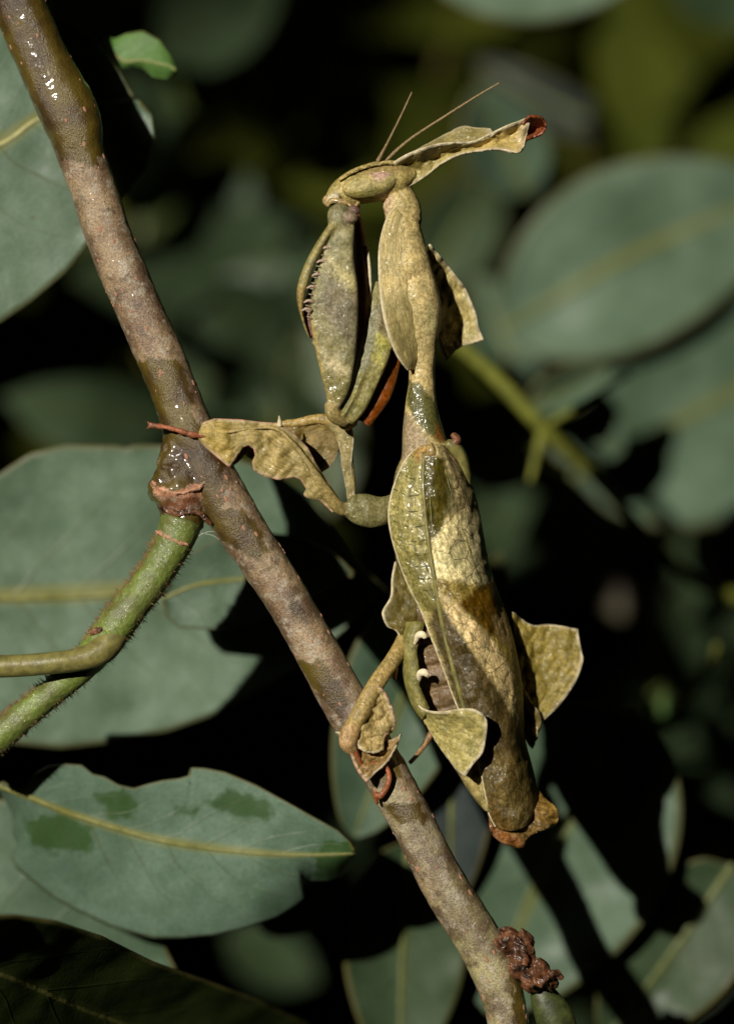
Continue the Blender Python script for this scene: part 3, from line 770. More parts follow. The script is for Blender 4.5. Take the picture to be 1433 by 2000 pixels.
# near raptorial leg: coxa, trochanter, femur, tibia
femur = slab([(650, 418), (645, 445), (632, 490), (612, 555), (605, 610), (611, 660), (624, 720), (636, 770), (642, 800)],
             [(690, 416), (692, 445), (690, 500), (698, 560), (699, 620), (693, 700), (682, 758), (668, 788), (655, 806)],
             [-92, -92, -90, -88, -84, -80, -74, -68, -62], [9, 12, 13, 14, 14, 13, 12, 10, 7], 110, 36, GRY, power=3.4)
femur.paint([(640, 500), (690, 540), (700, 575), (660, 540)], (.42, .37, .20), 9)
femur.paint([(640, 540), (700, 580), (700, 690), (650, 640), (620, 600)], (.185, .16, .11), 14)
femur.paint([(620, 690), (645, 690), (690, 725), (690, 745), (650, 730)], (.42, .37, .24), 8)
femur.paint([(630, 730), (690, 735), (672, 790), (640, 785)], (.26, .23, .10), 6, wet=1)
femur.paint([(604, 600), (618, 660), (645, 790), (632, 790), (612, 690)], (.34, .27, .12), 5)
femur.noise(3, .05, 3, 4); parts.append(femur)
knee = tube([(672, 404, -84, 12), (664, 418, -90, 24), (660, 440, -92, 20)], 24, 24, .8, (.20, .185, .11)); parts.append(knee)
parts.append(ball((684, 424, -100), (15, 12, 14), .2, (.24, .18, .14)))
parts.append(ball((692, 410, -80), (13, 9, 14), .4, (.13, .08, .075)))
tibia = slab([(652, 424), (625, 462), (600, 505), (583, 548), (579, 580), (585, 610), (596, 645), (610, 672)],
             [(664, 440), (645, 462), (622, 505), (605, 548), (596, 580), (592, 612), (600, 645), (612, 674)],
             [-94, -98, -100, -100, -98, -94, -90, -86], [12, 15, 16, 15, 12, 9, 7, 5], 90, 30, (.26, .225, .10))
tibia.paint([(570, 560), (595, 560), (600, 620), (575, 620)], (.30, .22, .09), 8); parts.append(tibia)
troch = tube([(645, 786, -64, 12), (650, 806, -60, 15), (660, 816, -52, 15), (676, 822, -44, 13)], 30, 26, .8, (.28, .22, .10)); parts.append(troch)
coxa = slab([(734, 548), (721, 580), (712, 640), (700, 700), (683, 755), (665, 795), (659, 812)],
            [(760, 556), (766, 600), (770, 650), (760, 700), (738, 750), (713, 802), (688, 830)],
            [-18, -24, -34, -40, -44, -46, -46], [10, 12, 13, 13, 13, 12, 8], 90, 32, OLV, power=3.6)
coxa.paint([(724, 600), (740, 600), (722, 700), (680, 790), (664, 800), (700, 720)], (.17, .165, .10), 4)
coxa.paint([(738, 650), (760, 660), (745, 715), (728, 700)], (.32, .30, .09), 8)
coxa.paint([(735, 590), (765, 600), (764, 660), (740, 650)], (.18, .145, .085), 10)
q = coxa.v; rx = np.interp(q[:, 1], [560, 640, 700, 780, 815], [745, 737, 724, 690, 668]); coxa.v[:, 2] -= np.where(q[:, 2] < -30, 9 * np.exp(-((q[:, 0] - rx) / 5) ** 2), 0)
coxa.noise(3, .06, 3, 5); parts.append(coxa)
parts.append(ball((668, 794, -42), (16, 20, 10), .6, (.14, .08, .03)))
join = tube([(745, 600, -20, 22), (780, 590, -6, 24)], 14, 20, .8, TAN2); parts.append(join)
# far raptorial leg
ffem = slab([(690, 412), (688, 450), (690, 520), (694, 600), (690, 700), (664, 792)], [(700, 405), (712, 450), (720, 520), (722, 600), (716, 700), (694, 800)], [-20, -24, -28, -28, -26, -24], [10, 14, 16, 16, 14, 10], 70, 28, (.14, .055, .03)); parts.append(ffem)
fcox = slab([(758, 650), (738, 712), (714, 768), (690, 812)], [(786, 668), (781, 715), (762, 778), (722, 835)], [-4, -10, -16, -22], [9, 12, 13, 11], 60, 26, (.17, .050, .013)); fcox.noise(3, .08, 3, 7); parts.append(fcox)
ftr = tube([(690, 818, -20, 15), (676, 826, -26, 15), (668, 822, -34, 12)], 16, 18, .8, (.2, .12, .05)); parts.append(ftr)
# near middle leg
mfem = slab([(672, 985), (690, 967), (715, 964), (745, 970), (775, 960)], [(668, 1003), (690, 1022), (720, 1031), (750, 1026), (782, 1010)], [-18, -16, -10, -2, 14], [10, 15, 17, 18, 16], 50, 26, (.17, .155, .075)); mfem.noise(3, .06, 3, 6); parts.append(mfem)
mtib = tube([(672, 996, -18, 14), (655, 985, -30, 13), (630, 950, -46, 11), (604, 908, -56, 7), (574, 868, -60, 5), (540, 838, -62, 4.5), (500, 836, -64, 4), (450, 843, -64, 4), (400, 849, -58, 6)], 110, 22, .8, (.31, .24, .11)); parts.append(mtib)
mtar = tube([(402, 848, -52, 7), (380, 850, -58, 6.5), (350, 841, -60, 5.5), (322, 834, -58, 5), (298, 831, -50, 6.5)], 50, 16, .9, (.27, .10, .06), ring=.14, rings=5); parts.append(mtar)
for e in ((286, 822), (284, 838)): parts.append(tube([(300, 831, -50, 5), (292, (831 + e[1]) / 2, -50, 3.4), (e[0], e[1], -44, 1.6)], 14, 10, .9, (.2, .08, .05)))
# far middle leg
f2 = tube([(770, 985, 30, 14), (720, 985, 30, 13), (690, 984, 26, 10), (684, 940, 24, 10), (678, 890, 24, 11), (668, 850, 24, 13), (648, 826, 22, 12)], 80, 20, .7, (.28, .23, .11)); parts.append(f2)
f3 = tube([(650, 822, 22, 12), (620, 818, 26, 10), (580, 826, 32, 9), (550, 830, 38, 7), (500, 860, 44, 6), (460, 900, 46, 6), (440, 910, 44, 5)], 70, 18, .8, (.30, .22, .09)); parts.append(f3)
# near hind leg
htib = tube([(800, 1225, 20, 16), (785, 1258, 0, 16), (765, 1292, -24, 16), (735, 1335, -48, 17), (708, 1385, -66, 18), (690, 1418, -74, 17), (682, 1436, -76, 19), (680, 1452, -76, 18), (688, 1468, -72, 11)], 110, 28, .85, (.33, .245, .11))
htib.noise(2.5, .08, 3, 8); htib.paint([(655, 1420), (700, 1420), (700, 1475), (660, 1470)], (.36, .24, .13), 6); parts.append(htib)
htar = tube([(690, 1465, -72, 9), (708, 1498, -66, 6), (735, 1490, -60, 5), (752, 1496, -58, 5), (760, 1515, -58, 5.5), (756, 1535, -58, 6), (742, 1556, -54, 6), (732, 1548, -50, 4.5), (736, 1570, -44, 4.5)], 70, 16, .9, (.26, .09, .045)); parts.append(htar)
# far hind leg, mostly hidden
hh = tube([(860, 1400, 70, 9), (838, 1440, 66, 7), (818, 1470, 60, 5), (800, 1490, 40, 5)], 30, 14, .8, (.26, .15, .08)); parts.append(hh)
remesh_join('body', parts, M_SKIN, mantis, .0105, 2)

def rimline(g, which, parent, r=2.6, mat=M_RIM):
    p = g.G[:, 0] if which == 'A' else (g.G[:, -1] if which == 'B' else g.G[-1])
    build('rim', tube(np.hstack([p, np.full((len(p), 1), r)]), len(p), 10), mat, parent)

def lobe(name, g, parent=None, rims='', r=2.0, mat=None, rimmat=M_RIM):
    o = build(name, g, mat or M_LOBE, parent or mantis)
    for k in rims: rimline(g, k, o, r, rimmat)
    return o

# head parts
for dd, nm in ((-30, 'eye'), (30, 'eye')):
    e = ball((722, 362, dd), (55, 25, 22), R(-9), (.42, .35, .17), 0, 26, 36)
    e.v[:, 1] += np.where(e.v[:, 0] > 730, -(e.v[:, 0] - 730) * .10, 0)
    e.paint([(722, 342), (745, 330), (772, 326), (770, 345), (735, 350)], (.50, .34, .30), 5)
    e.paint([(672, 375), (780, 360), (770, 395), (690, 395)], (.24, .21, .08), 6)
    build(nm, e, M_EYE, mantis)
mouth = [[(690, 399, -30, 5), (668, 394, -38, 6), (648, 392, -34, 6), (640, 402, -28, 4)], [(660, 382, -22, 8), (646, 388, -26, 8), (640, 398, -22, 5)],
         [(700, 396, -34, 4), (690, 405, -40, 3), (680, 398, -40, 3)], [(672, 398, -24, 6), (660, 402, -26, 6), (648, 401, -20, 4)], [(640, 384, -8, 6), (634, 392, -6, 5), (640, 400, -4, 5)]]
for p, r_, m_ in (((655, 386, -30), (10, 8, 9), M_RIM), ((643, 389, -22), (6, 7, 7), M_DARKRED), ((668, 393, -34), (8, 5, 7), M_MOUTH), ((681, 399, -32), (6, 4, 6), M_RIM), ((697, 402, -26), (6, 5, 6), M_MOUTH)):
    q = ball(p, r_, .3); q.v += (fnoise(q.v, .2, 2, 3) * 2)[:, None]; build('mandible', q, m_, mantis)
for p in ([(662, 352, -24, 2), (690, 334, -34, 3), (725, 323, -34, 3), (760, 317, -32, 4), (776, 320, -28, 2)], [(776, 328, -26, 3), (784, 345, -28, 4), (780, 362, -26, 3)]):
    q = tube(p, 50, 12); q.v += (fnoise(q.v, .12, 3, 4) * 2.8)[:, None] * np.array([1, 1, .6]); q.col[:] = (.36, .29, .13); build('head_ridge', q, M_SKIN, mantis)
for i, p in enumerate(mouth): build('palp', tube(p, 24, 12), M_MOUTH if i != 1 else M_RIM, mantis)
for p in ([(738, 314, -14, 4.2), (755, 282, -30, 2.6), (780, 232, -50, 2.1), (795, 200, -60, 1.8), (804, 180, -64, 1.4)],
          [(750, 316, -4, 4.2), (800, 272, -10, 2.7), (870, 226, -20, 2.3), (930, 188, -26, 2.0), (974, 162, -30, 1.5)]):
    build('antenna', tube(p, 220, 9, col=(.2, .14, .06), ring=.16, rings=44), M_ANT, mantis)
# crest: a folded leaf-like horn
crest = sheet([(768, 318, -34), (800, 300, -42), (850, 283, -40), (885, 279, -34), (922, 277, -34), (955, 263, -38), (990, 246, -36), (1012, 238, -30), (1036, 228, -22)],
              [(786, 372, -12), (830, 346, -6), (862, 320, -4), (895, 303, -8), (930, 296, -14), (960, 292, -26), (985, 294, -30), (1012, 299, -28), (1024, 284, -18)],
              110, 22, 5, bulge=18, ripple=(16, .02), col=(.38, .31, .13), edge=.12, seed=3)
crest.paint([(775, 325), (830, 295), (840, 320), (790, 355)], (.15, .12, .035), 10)
crest.paint([(925, 270), (1040, 225), (1030, 305), (925, 300)], (.48, .37, .16), 10)
crest.paint([(770, 355), (870, 305), (930, 290), (930, 300), (870, 330), (780, 385)], (.46, .38, .18), 6)
co = lobe('crest', crest, None, 'A', 2.2)
fin = sheet([(800, 300, 10), (845, 276, 12), (880, 257, 10), (905, 247, 6), (930, 250, 2), (958, 252, -6)], [(800, 318, -4), (850, 300, -6), (890, 290, -10), (920, 284, -14), (945, 276, -20), (965, 262, -26)], 70, 16, 5, ripple=(5, .03), col=(.24, .20, .09), edge=.1, seed=4)
lobe('crest_fold', fin, co)
tipg = sheet([(1020, 240, -22), (1034, 227, -24), (1052, 228, -16), (1062, 236, -6), (1066, 246, 0)], [(1018, 290, -18), (1026, 276, -10), (1040, 269, 0), (1056, 262, 4), (1065, 250, 2)], 40, 18, 5, bulge=26, ripple=(5, .05), col=(.17, .045, .014), edge=.1, seed=5)
build('crest_tip', tipg, M_RED, co)
# shield lobes
lam = sheet([(800, 399, -16), (764, 414, -34), (744, 470, -40), (741, 530, -44), (747, 600, -60), (759, 652, -66), (777, 695, -56), (797, 722, -34)],
            [(803, 404, -10), (800, 430, -30), (802, 480, -42), (802, 530, -44), (806, 590, -42), (816, 645, -30), (822, 690, -12), (808, 722, -12)],
            110, 22, 6, bulge=-4, ripple=(3, .03), col=TAN, edge=.04, seed=6, ends=False)
lam.paint([(745, 600), (790, 590), (825, 660), (825, 720), (790, 720)], (.36, .30, .15), 18)
lobe('shield_lobe', lam, None, 'A', 3.0)
rl = sheet([(838, 478, 0), (868, 514, 40), (892, 545, 58), (905, 562, 64), (926, 610, 72), (932, 640, 74), (942, 664, 70)], [(835, 540, 10), (842, 590, 24), (850, 630, 40), (858, 668, 52), (870, 703, 60)], 70, 22, 6,
           C1=[(942, 664, 70), (932, 668, 74), (900, 677, 76), (884, 690, 70), (870, 703, 60)], bulge=8, ripple=(9, .03), col=(.45, .37, .18), edge=.06, seed=7)
lobe('shield_lobe', rl, None, 'A', 3.0)
# raptorial leg details
gr = slab([(640, 470), (618, 520), (600, 570), (592, 612), (604, 660)], [(650, 470), (636, 520), (620, 570), (614, 620), (616, 660)], -72, 8, 40, 16)
build('femur_groove', gr, M_DARKRED, mantis)
for (x, y) in ((640, 486), (631, 512), (622, 538), (612, 562), (606, 590), (602, 606)):
    build('spine', tube([(x + 6, y, -96, 3.4), (x - 4, y - 3, -104, 2.8), (x - 13, y + 1, -106, 1.0)], 10, 8), M_SPINE, mantis)
for k in range(16):
    y = 455 + k * 11; x = np.interp(y, [455, 520, 600, 640], [645, 622, 601, 606])
    build('spine', tube([(x + 3, y, -100, 1.6), (x - 5, y - 2, -104, .5)], 4, 6), M_RIM, mantis)
build('femur_edge', tube([(716, 480, -34, 3), (721, 520, -36, 3.4), (723, 560, -34, 3), (722, 600, -30, 2)], 30, 10), M_RIM, mantis)
# middle leg leaf lobes
ml = sheet([(390, 845, -54), (398, 826, -54), (420, 819, -56), (470, 821, -58), (510, 826, -56), (545, 828, -54), (575, 850, -50), (600, 876, -46), (615, 905, -44), (640, 945, -36), (668, 985, -26)],
           [(388, 855, -54), (402, 872, -56), (425, 892, -58), (448, 911, -56), (462, 890, -58), (474, 872, -62), (486, 868, -64), (497, 876, -62), (500, 890, -60), (494, 903, -58), (497, 918, -56), (520, 930, -54), (545, 936, -54), (575, 930, -50), (588, 936, -48), (600, 955, -44), (594, 966, -44), (602, 972, -42), (625, 975, -36), (650, 1000, -28)],
           150, 26, 5, ripple=(11, .022), col=(.34, .265, .12), edge=.05, seed=8, linear=True, bulge=-6)
ml.paint([(390, 820), (460, 820), (450, 910), (395, 870)], (.36, .27, .10), 12)
lo = lobe('leg_lobe', ml, None, 'AB', 2.2, rimmat=M_LENT)
build('thorn', tube([(546, 832, -54, 6), (546, 822, -56, 4), (545, 812, -58, 1)], 10, 10), M_RIM, lo)
ml2 = sheet([(648, 815, 24), (620, 812, 28), (585, 820, 34), (555, 826, 38), (520, 845, 44), (480, 885, 48)], [(668, 860, 24), (650, 905, 30), (620, 925, 36), (585, 928, 42), (545, 925, 46), (482, 892, 48)], 60, 18, 5, ripple=(9, .03), col=(.20, .14, .05), edge=.06, seed=9)
lobe('leg_lobe', ml2, None, 'A', 2.2, rimmat=M_LENT)
fl2 = sheet([(642, 818, 20), (664, 820, 18), (684, 834, 16), (689, 860, 16), (685, 900, 18), (686, 940, 20), (694, 985, 22)], [(645, 830, 22), (656, 850, 22), (664, 880, 22), (668, 910, 22), (674, 945, 22), (684, 988, 22)], 50, 12, 5, ripple=(4, .04), col=(.27, .22, .11), edge=.08, seed=10)
lobe('leg_lobe', fl2, None, 'A', 2.0)
# hind leg leaf lobes
hl = sheet([(738, 1338, -60), (752, 1355, -58), (766, 1385, -56), (771, 1412, -56), (764, 1430, -58), (752, 1433, -62), (748, 1448, -64), (748, 1462, -66)],
           [(712, 1380, -64), (702, 1405, -66), (695, 1425, -68), (695, 1445, -68), (700, 1462, -70), (715, 1470, -72), (735, 1470, -70), (748, 1464, -68)], 60, 22, 5, ripple=(14, .04), col=(.38, .29, .145), edge=.06, seed=11, linear=True)
lobe('leg_lobe', hl, None, 'A', 2.2, rimmat=M_LENT)
hl2 = sheet([(682, 1458, -80), (692, 1490, -76), (704, 1512, -74), (716, 1527, -72)], [(700, 1440, -52), (740, 1450, -46), (772, 1440, -50), (782, 1432, -58)], 40, 26, 5,
            C1=[(716, 1527, -72), (735, 1508, -82), (755, 1490, -86), (772, 1462, -76), (783, 1434, -60)], bulge=16, ripple=(10, .05), col=(.27, .17, .075), edge=.05, seed=12)
lobe('leg_lobe', hl2, None, 'A', 2.4, rimmat=M_LENT)
hl3 = sheet([(772, 1098, 20), (766, 1130, 8), (764, 1165, 0), (750, 1190, -6), (748, 1202, -8), (757, 1222, -6), (775, 1232, 0), (790, 1262, 4)], [(800, 1130, 30), (812, 1160, 20), (822, 1185, 12), (824, 1205, 8), (815, 1228, 8), (806, 1248, 10), (802, 1262, 10)], 60, 20, 5, ripple=(8, .03), col=(.13, .10, .028), edge=.06, seed=13)
lobe('leg_lobe', hl3, None, 'A', 2.2)
build('thorn', tube([(770, 1305, -14, 8), (770, 1320, -16, 5), (772, 1330, -18, 1.5)], 10, 10), M_LENT, mantis)
build('thorn', tube([(670, 1436, -56, 6), (662, 1432, -58, 3.5), (655, 1430, -60, 1)], 10, 10), M_RIM, mantis)

# fore wings
wing = sheet([(822, 872, -28), (797, 893, -30), (777, 930, -30), (763, 975, -28), (760, 1010, -28), (765, 1045, -30), (778, 1090, -34), (797, 1140, -38), (820, 1185, -42), (845, 1250, -44), (868, 1310, -46), (890, 1370, -46), (915, 1430, -44), (938, 1500, -38), (950, 1560, -30), (956, 1590, -24), (968, 1614, -18)],
             [(868, 872, -16), (895, 900, -4), (915, 935, 4), (932, 990, 8), (943, 1050, 10), (953, 1100, 10), (968, 1150, 10), (985, 1195, 12), (998, 1240, 12), (1008, 1285, 12), (1017, 1340, 12), (1020, 1400, 10), (1022, 1440, 10), (1040, 1510, 14), (1046, 1550, 8), (1048, 1578, 4), (1034, 1606, -4)],
             300, 70, 5, M=[(846, 868, -48), (846, 893, -58), (848, 930, -62), (850, 975, -64), (853, 1010, -66), (858, 1045, -68), (868, 1090, -70), (884, 1140, -72), (902, 1185, -72), (922, 1250, -70), (940, 1310, -66), (955, 1370, -62), (970, 1430, -56), (990, 1500, -50), (1002, 1560, -42), (1005, 1594, -34), (1002, 1622, -24)],
             ripple=(8, .02), col=(.48, .40, .22), edge=.012, seed=14, ends=False, curl=(20, .80))
def P_(*a, **k): wing.paint(*a, **k)
P_([(868, 872), (897, 903), (915, 940), (920, 1000), (885, 1010), (872, 960), (866, 900)], (.45, .36, .22), 10)
P_([(822, 868), (797, 893), (775, 930), (755, 1000), (762, 1050), (797, 1145), (822, 1195), (858, 1190), (842, 1060), (830, 960), (832, 880)], (.32, .285, .125), 4)
P_([(800, 880), (840, 868), (850, 890), (815, 905)], (.40, .26, .12), 8)
P_([(780, 1080), (842, 1080), (858, 1200), (822, 1195)], (.26, .23, .09), 10, wet=.85)
P_([(770, 900), (828, 890), (836, 1060), (770, 1050)], None, 10, wet=.6)
P_([(829, 885), (866, 895), (880, 950), (874, 1000), (856, 1038), (840, 1070), (828, 1020), (824, 950)], (.095, .075, .012), 4, wet=1.0)
P_([(866, 905), (885, 930), (895, 990), (880, 1010), (868, 1000), (876, 950)], (.19, .17, .09), 7)
P_([(848, 1050), (836, 1075), (848, 1125), (890, 1140), (955, 1150), (945, 1050), (910, 1000), (872, 1020)], (.74, .65, .41), 9)
P_([(905, 1010), (935, 1000), (962, 1150), (935, 1150)], (.52, .45, .30), 10)
P_([(846, 1128), (890, 1135), (965, 1145), (988, 1195), (1010, 1285), (1018, 1340), (960, 1250), (890, 1178), (860, 1165)], (.26, .195, .065), 7)
P_([(888, 1185), (920, 1160), (960, 1130), (985, 1190), (1000, 1240), (990, 1250), (955, 1238), (925, 1205)], (.125, .068, .012), 6)
P_([(960, 1205), (985, 1195), (1006, 1270), (975, 1250)], (.38, .27, .14), 5)
P_([(850, 1165), (930, 1283), (990, 1375), (1020, 1430), (1042, 1520), (1058, 1595), (1035, 1640), (966, 1640), (938, 1500), (890, 1370), (840, 1220)], (.078, .055, .022), 7)
P_([(860, 1162), (886, 1174), (962, 1252), (1004, 1320), (1019, 1400), (985, 1360), (930, 1280), (872, 1196)], (.66, .51, .31), 7)
P_([(940, 1470), (1035, 1480), (1045, 1540), (1000, 1640), (960, 1620)], (.125, .090, .036), 14)
P_([(955, 1560), (985, 1590), (1010, 1640), (960, 1640)], (.13, .08, .03), 10)
wo = build('fore_wing', wing, M_WING, mantis)
rimline(wing, 'A', wo, 3.0)
def on_wing(x, y, lift=1.0):
    k = np.argmin((wing.v[:, 0] - x) ** 2 + (wing.v[:, 1] - y) ** 2 + np.where(np.arange(len(wing.v)) < len(wing.v) // 2, 0, 0))
    return wing.v[k, 2] - lift
def wvein(pts, r0, r1, mat):
    p = smooth_poly(pts, 70); d = np.array([on_wing(a, b, 2.0) for a, b in p[:, :2]])
    d = np.convolve(np.pad(d, 4, mode='edge'), np.ones(9) / 9, 'valid')
    build('vein', tube(np.column_stack([p, d, np.linspace(r0, r1, 70)]), 70, 10), mat, wo)
wvein([(828, 885), (826, 940), (830, 1000), (838, 1070), (848, 1130), (860, 1200), (876, 1270), (892, 1330), (908, 1390)], 4.0, 5.5, M_STALK)
wvein([(838, 888), (838, 950), (842, 1010), (846, 1050)], 1.6, 1.0, M_STALK)
wvein([(862, 892), (880, 960), (905, 1040), (935, 1130), (965, 1200)], 1.8, 1.0, M_STALK)
for yy, x0, x1 in ((932, 780, 826), (965, 768, 827), (996, 764, 829), (1026, 766, 833), (1054, 772, 837), (1080, 781, 841), (1104, 788, 845), (1128, 798, 848), (1150, 806, 852)):
    wvein([(x0, yy - 10), ((x0 + x1) / 2, yy + 3), (x1, yy)], 1.2, 1.3, M_VEIN)
under = sheet([(948, 1560, 4), (955, 1600, 0), (960, 1625, -2), (976, 1642, -4), (1000, 1652, -4), (1014, 1655, -4)], [(1048, 1540, 30), (1066, 1562, 26), (1086, 1578, 20), (1090, 1600, 14), (1080, 1612, 12), (1058, 1620, 8)], 60, 36, 5,
              C1=[(1014, 1655, -4), (1022, 1652, -2), (1026, 1640, 2), (1040, 1628, 6), (1058, 1620, 8)], bulge=-10, ripple=(20, .028), col=(.17, .105, .04), edge=.0, seed=15)
under.paint([(940, 1600), (970, 1640), (1020, 1660), (1020, 1640), (975, 1620)], (.24, .10, .04), 8)
under.paint([(1050, 1540), (1095, 1570), (1090, 1615), (1055, 1600)], (.27, .17, .06), 10)
uo = build('fore_wing', under, M_WING, mantis); rimline(under, 'A', uo, 2.2, M_SCAR); rimline(under, 'C', uo, 2.2, M_SCAR)
# wing bases
for p, m_ in (([(872, 866, -10, 9), (884, 872, -6, 13), (896, 890, 4, 15), (906, 920, 12, 13), (912, 950, 18, 8)], M_STALK), ([(884, 848, -4, 6), (892, 860, -8, 9), (880, 872, -10, 8)], M_SCAR), ([(862, 882, -34, 3), (880, 895, -22, 5), (892, 905, -8, 3)], M_LENT), ([(838, 868, -46, 7), (842, 880, -54, 9), (846, 890, -54, 6)], M_MOUTH)):
    build('wing_base', tube(p, 30, 16), m_, mantis)
# abdomen margin and flaps
mg = sheet([(795, 1215, 0), (786, 1260, -6), (788, 1300, -8), (794, 1340, -10), (808, 1380, -16), (826, 1405, -20)], [(828, 1215, -8), (822, 1240, -16), (812, 1270, -20), (816, 1300, -24), (818, 1340, -26), (836, 1385, -26)], 70, 16, 8, bulge=-10, ripple=(4, .05), col=(.23, .205, .075), edge=.0, seed=16)
lobe('abdomen_margin', mg)
for p in ([(806, 1262, -20, 1.5), (812, 1252, -30, 4), (816, 1242, -38, 6.5), (824, 1239, -44, 7), (831, 1245, -44, 4.5)], [(816, 1336, -22, 2), (818, 1326, -32, 4.5), (820, 1316, -40, 7), (828, 1313, -46, 7), (835, 1319, -46, 5)]):
    build('hook', tube(p, 24, 16, .7), M_WHITE, mantis)
fl = sheet([(796, 1335, 4), (818, 1378, -34), (840, 1390, -62), (868, 1391, -88), (900, 1386, -104), (925, 1387, -112), (944, 1398, -114)],
           [(806, 1362, 8), (824, 1402, -14), (845, 1438, -34), (862, 1464, -48), (878, 1486, -62), (890, 1502, -72), (906, 1516, -84)], 80, 30, 5,
           C1=[(944, 1398, -114), (949, 1412, -116), (947, 1440, -116), (940, 1470, -108), (922, 1492, -98), (906, 1516, -84)], bulge=10, ripple=(9, .035), col=(.34, .295, .13), edge=.025, seed=17)
fo = lobe('abdomen_lobe', fl, None, 'AC', 2.4)
fr = sheet([(1000, 1195, 60), (1037, 1220, 92), (1080, 1220, 96), (1126, 1229, 92)], [(1006, 1330, 70), (1025, 1365, 86), (1042, 1388, 92), (1060, 1406, 92)], 70, 34, 5,
           C1=[(1126, 1229, 92), (1130, 1255, 92), (1134, 1275, 90), (1136, 1292, 90), (1122, 1330, 92), (1092, 1374, 94), (1060, 1406, 92)], bulge=8, ripple=(9, .03), col=(.25, .195, .06), edge=.03, seed=18)
lobe('abdomen_lobe', fr, None, 'C', 2.2)
fs = sheet([(1000, 1300, 60), (1030, 1360, 74), (1055, 1400, 78), (1048, 1440, 70)], [(1010, 1380, 50), (1018, 1420, 56), (1030, 1450, 60), (1040, 1462, 64)], 30, 14, 5, ripple=(5, .05), col=(.20, .15, .06), edge=.05, seed=19)
lobe('abdomen_lobe', fs)
fb = sheet([(885, 1490, -10), (905, 1520, -14), (925, 1555, -16), (948, 1582, -14)], [(915, 1490, -30), (935, 1510, -30), (945, 1540, -26), (955, 1585, -20)], 40, 14, 6, bulge=-8, ripple=(6, .05), col=(.31, .25, .11), edge=.06, seed=20)
lobe('abdomen_lobe', fb)
# silk threads at the fork
for lb, p in (('fine pale silk thread sagging across the fork of the twig', [(385, 1040, -20, .5), (420, 1048, -14, .5), (450, 1075, -6, .5)]), ('fine pale silk thread arching up across the fork of the twig', [(380, 1050, -24, .5), (415, 1038, -16, .5), (446, 1060, -6, .5)])):
    tag(build('silk_thread', tube(p, 24, 6), M_SILK), lb, 'thread', 'silk threads at the fork')

# ------------------------------------------------------------------ foliage round and behind the view, part of it added for shade
fr_ = random.Random(5)
proto = []
for k in range(6):
    n = 7; t = np.linspace(0, 1, n); prof = np.sin(math.pi * t ** .85) ** .62; prof[0] = prof[-1] = 0
    v, f = [], []
    for i in range(n):
        bendz = .18 * (t[i] - .5) ** 2 * (k - 2)
        for s in (-1, 0, 1):
            v.append((t[i], s * prof[i] * (.24 + .03 * k), abs(s) * prof[i] * .07 + bendz))
    for i in range(n - 1):
        for s in (0, 1):
            a = i * 3 + s; f.append((a, a + 1, a + 4, a + 3))
    proto.append((np.array(v), f))
fv = {0: [], 1: [], 2: [], 3: []}; ff = {0: [], 1: [], 2: [], 3: []}; fu = {0: [], 1: [], 2: [], 3: []}
SUNV = np.array([-math.sin(R(SUN_AZ)) * math.cos(R(SUN_EL)), -math.cos(R(SUN_AZ)) * math.cos(R(SUN_EL)), math.sin(R(SUN_EL))])
GAP0 = np.array([1.0, 2.5, -.5])          # the sunbeam's axis passes here
def beam(q):
    """distance of a point (cm) from the axis of the gap the sun shines through"""
    r = q - GAP0; return np.linalg.norm(r - SUNV * (r @ SUNV))
def put(which, centre, M3, L):
    v, f = proto[fr_.randrange(6)]
    q = (v * L - np.array([L * .5, 0, 0])) @ M3.T + centre
    k = NV[which]; NV[which] += len(q); fv[which].append(q); ff[which] += [tuple(i + k for i in g) for g in f]
    fu[which].append(np.column_stack([np.tile([0, .5, 1], 7), np.repeat(np.linspace(0, 1, 7), 3)]))
NV = {0: 0, 1: 0, 2: 0, 3: 0}
def facing(nrm):
    """rotation that turns a blade's flat side to nrm, with scatter"""
    q = Vector(nrm).to_track_quat('Z', 'Y').to_matrix() @ Matrix.Rotation(fr_.uniform(0, 6.28), 3, 'Z')
    return np.array(q @ Matrix.Rotation(fr_.gauss(0, .45), 3, 'X') @ Matrix.Rotation(fr_.gauss(0, .4), 3, 'Y'))
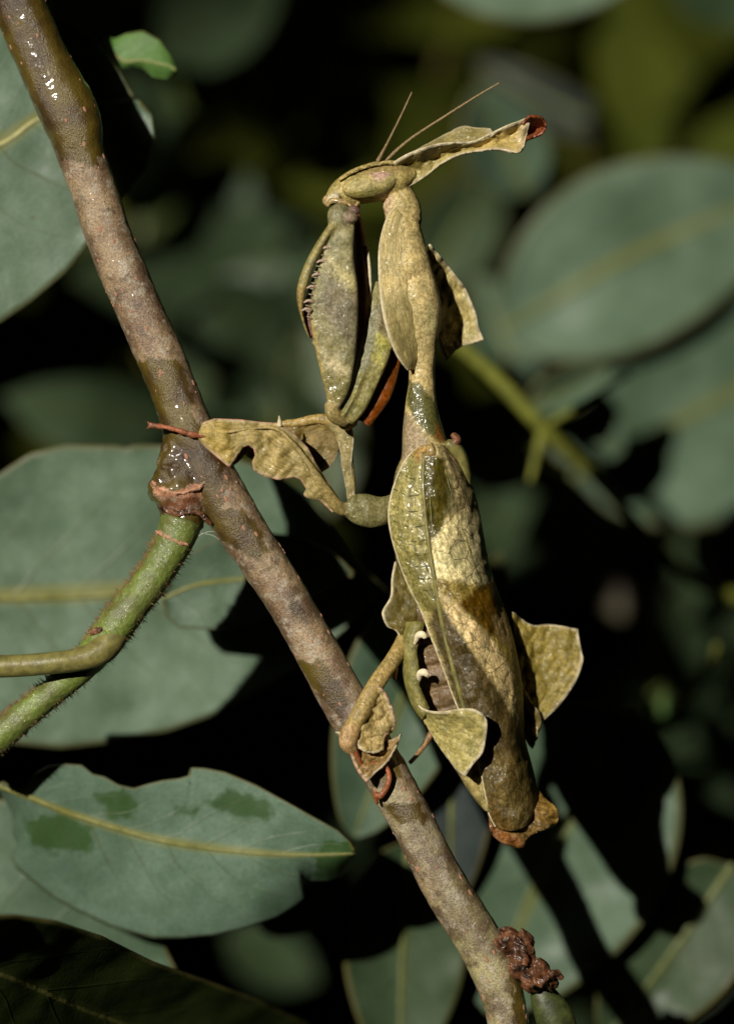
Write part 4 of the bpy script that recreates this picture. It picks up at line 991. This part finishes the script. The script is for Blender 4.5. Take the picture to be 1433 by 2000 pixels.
# leaf shell added to shut out sky light, open only to the sun
n = 0
while n < 5600:
    u = np.array([fr_.gauss(0, 1) for _ in range(3)]); u /= np.linalg.norm(u)
    rad = fr_.uniform(85, 125); c = u * rad
    if c[2] < -88 or beam(c) < 19: continue
    put(0, c, facing(-u), fr_.uniform(13, 24)); n += 1
n = 0
while n < 900:  # leaves kept out of view, added to shade the depth behind
    p = np.array([fr_.uniform(-5200, 6600), fr_.uniform(-5200, 7200), fr_.uniform(2600, 8200)])
    c = W(p)
    if -500 < p[0] < 1933 and -500 < p[1] < 2500: continue
    if beam(c) < 15 and -900 < p[0] < 2400 and -900 < p[1] < 3000: continue
    put(1, c, facing((fr_.gauss(0, .4), -1, fr_.gauss(0.2, .4))), fr_.uniform(900, 1600) * K); n += 1
n = 0
while n < 64:
    p = np.array([fr_.uniform(150, 1500), fr_.uniform(-100, 2050), fr_.uniform(2300, 3400)])
    dens = .7 if p[0] < 640 and 200 < p[1] < 850 else (.08 if p[1] < 350 else (.45 if p[0] > 1000 and p[1] > 850 else .12))
    if fr_.random() > dens: continue
    put(3, W(p), facing((fr_.gauss(1.3, .5), -1, fr_.gauss(-.6, .5))), fr_.uniform(260, 560) * K); n += 1
n = 0
while n < 60:
    p = np.array([fr_.uniform(450, 1650), fr_.uniform(-350, 330), fr_.uniform(3600, 5000)]); n += 1
    put(2, W(p), facing((fr_.gauss(.5, .4), -1, fr_.gauss(-.1, .4))), fr_.uniform(450, 900) * K)
# the growth seen straight ahead: thick above, thinning to dark gaps lower down
n = 0
while n < 150:
    p = np.array([fr_.uniform(-250, 1700), fr_.uniform(-350, 2300), fr_.uniform(3600, 6500)])
    dens = 1.0 if p[1] < 450 else (.3 if 350 < p[0] < 700 and p[1] < 800 else (.0 if p[1] > 1000 and not (480 < p[0] < 680 and p[1] > 1750) else .07))
    if fr_.random() > dens: continue
    put(2, W(p), facing((fr_.gauss(.7, .5), -1, fr_.gauss(-.3, .5))), fr_.uniform(500, 1000) * K); n += 1
for w_, nm, mt, lbl in ((0, 'added_shade_shell', LEAFD, 'added shell of dark leaves shutting out sky light around a sun gap'), (1, 'added_shade_mass', LEAFD, 'foliage mass added out of view to shade the depth'), (3, 'dim_foliage', LEAFSHADE, 'dim grey green growth filling the gaps behind the twig'), (2, 'olive_foliage', LEAFO, 'dim olive growth melting into blur behind everything')):
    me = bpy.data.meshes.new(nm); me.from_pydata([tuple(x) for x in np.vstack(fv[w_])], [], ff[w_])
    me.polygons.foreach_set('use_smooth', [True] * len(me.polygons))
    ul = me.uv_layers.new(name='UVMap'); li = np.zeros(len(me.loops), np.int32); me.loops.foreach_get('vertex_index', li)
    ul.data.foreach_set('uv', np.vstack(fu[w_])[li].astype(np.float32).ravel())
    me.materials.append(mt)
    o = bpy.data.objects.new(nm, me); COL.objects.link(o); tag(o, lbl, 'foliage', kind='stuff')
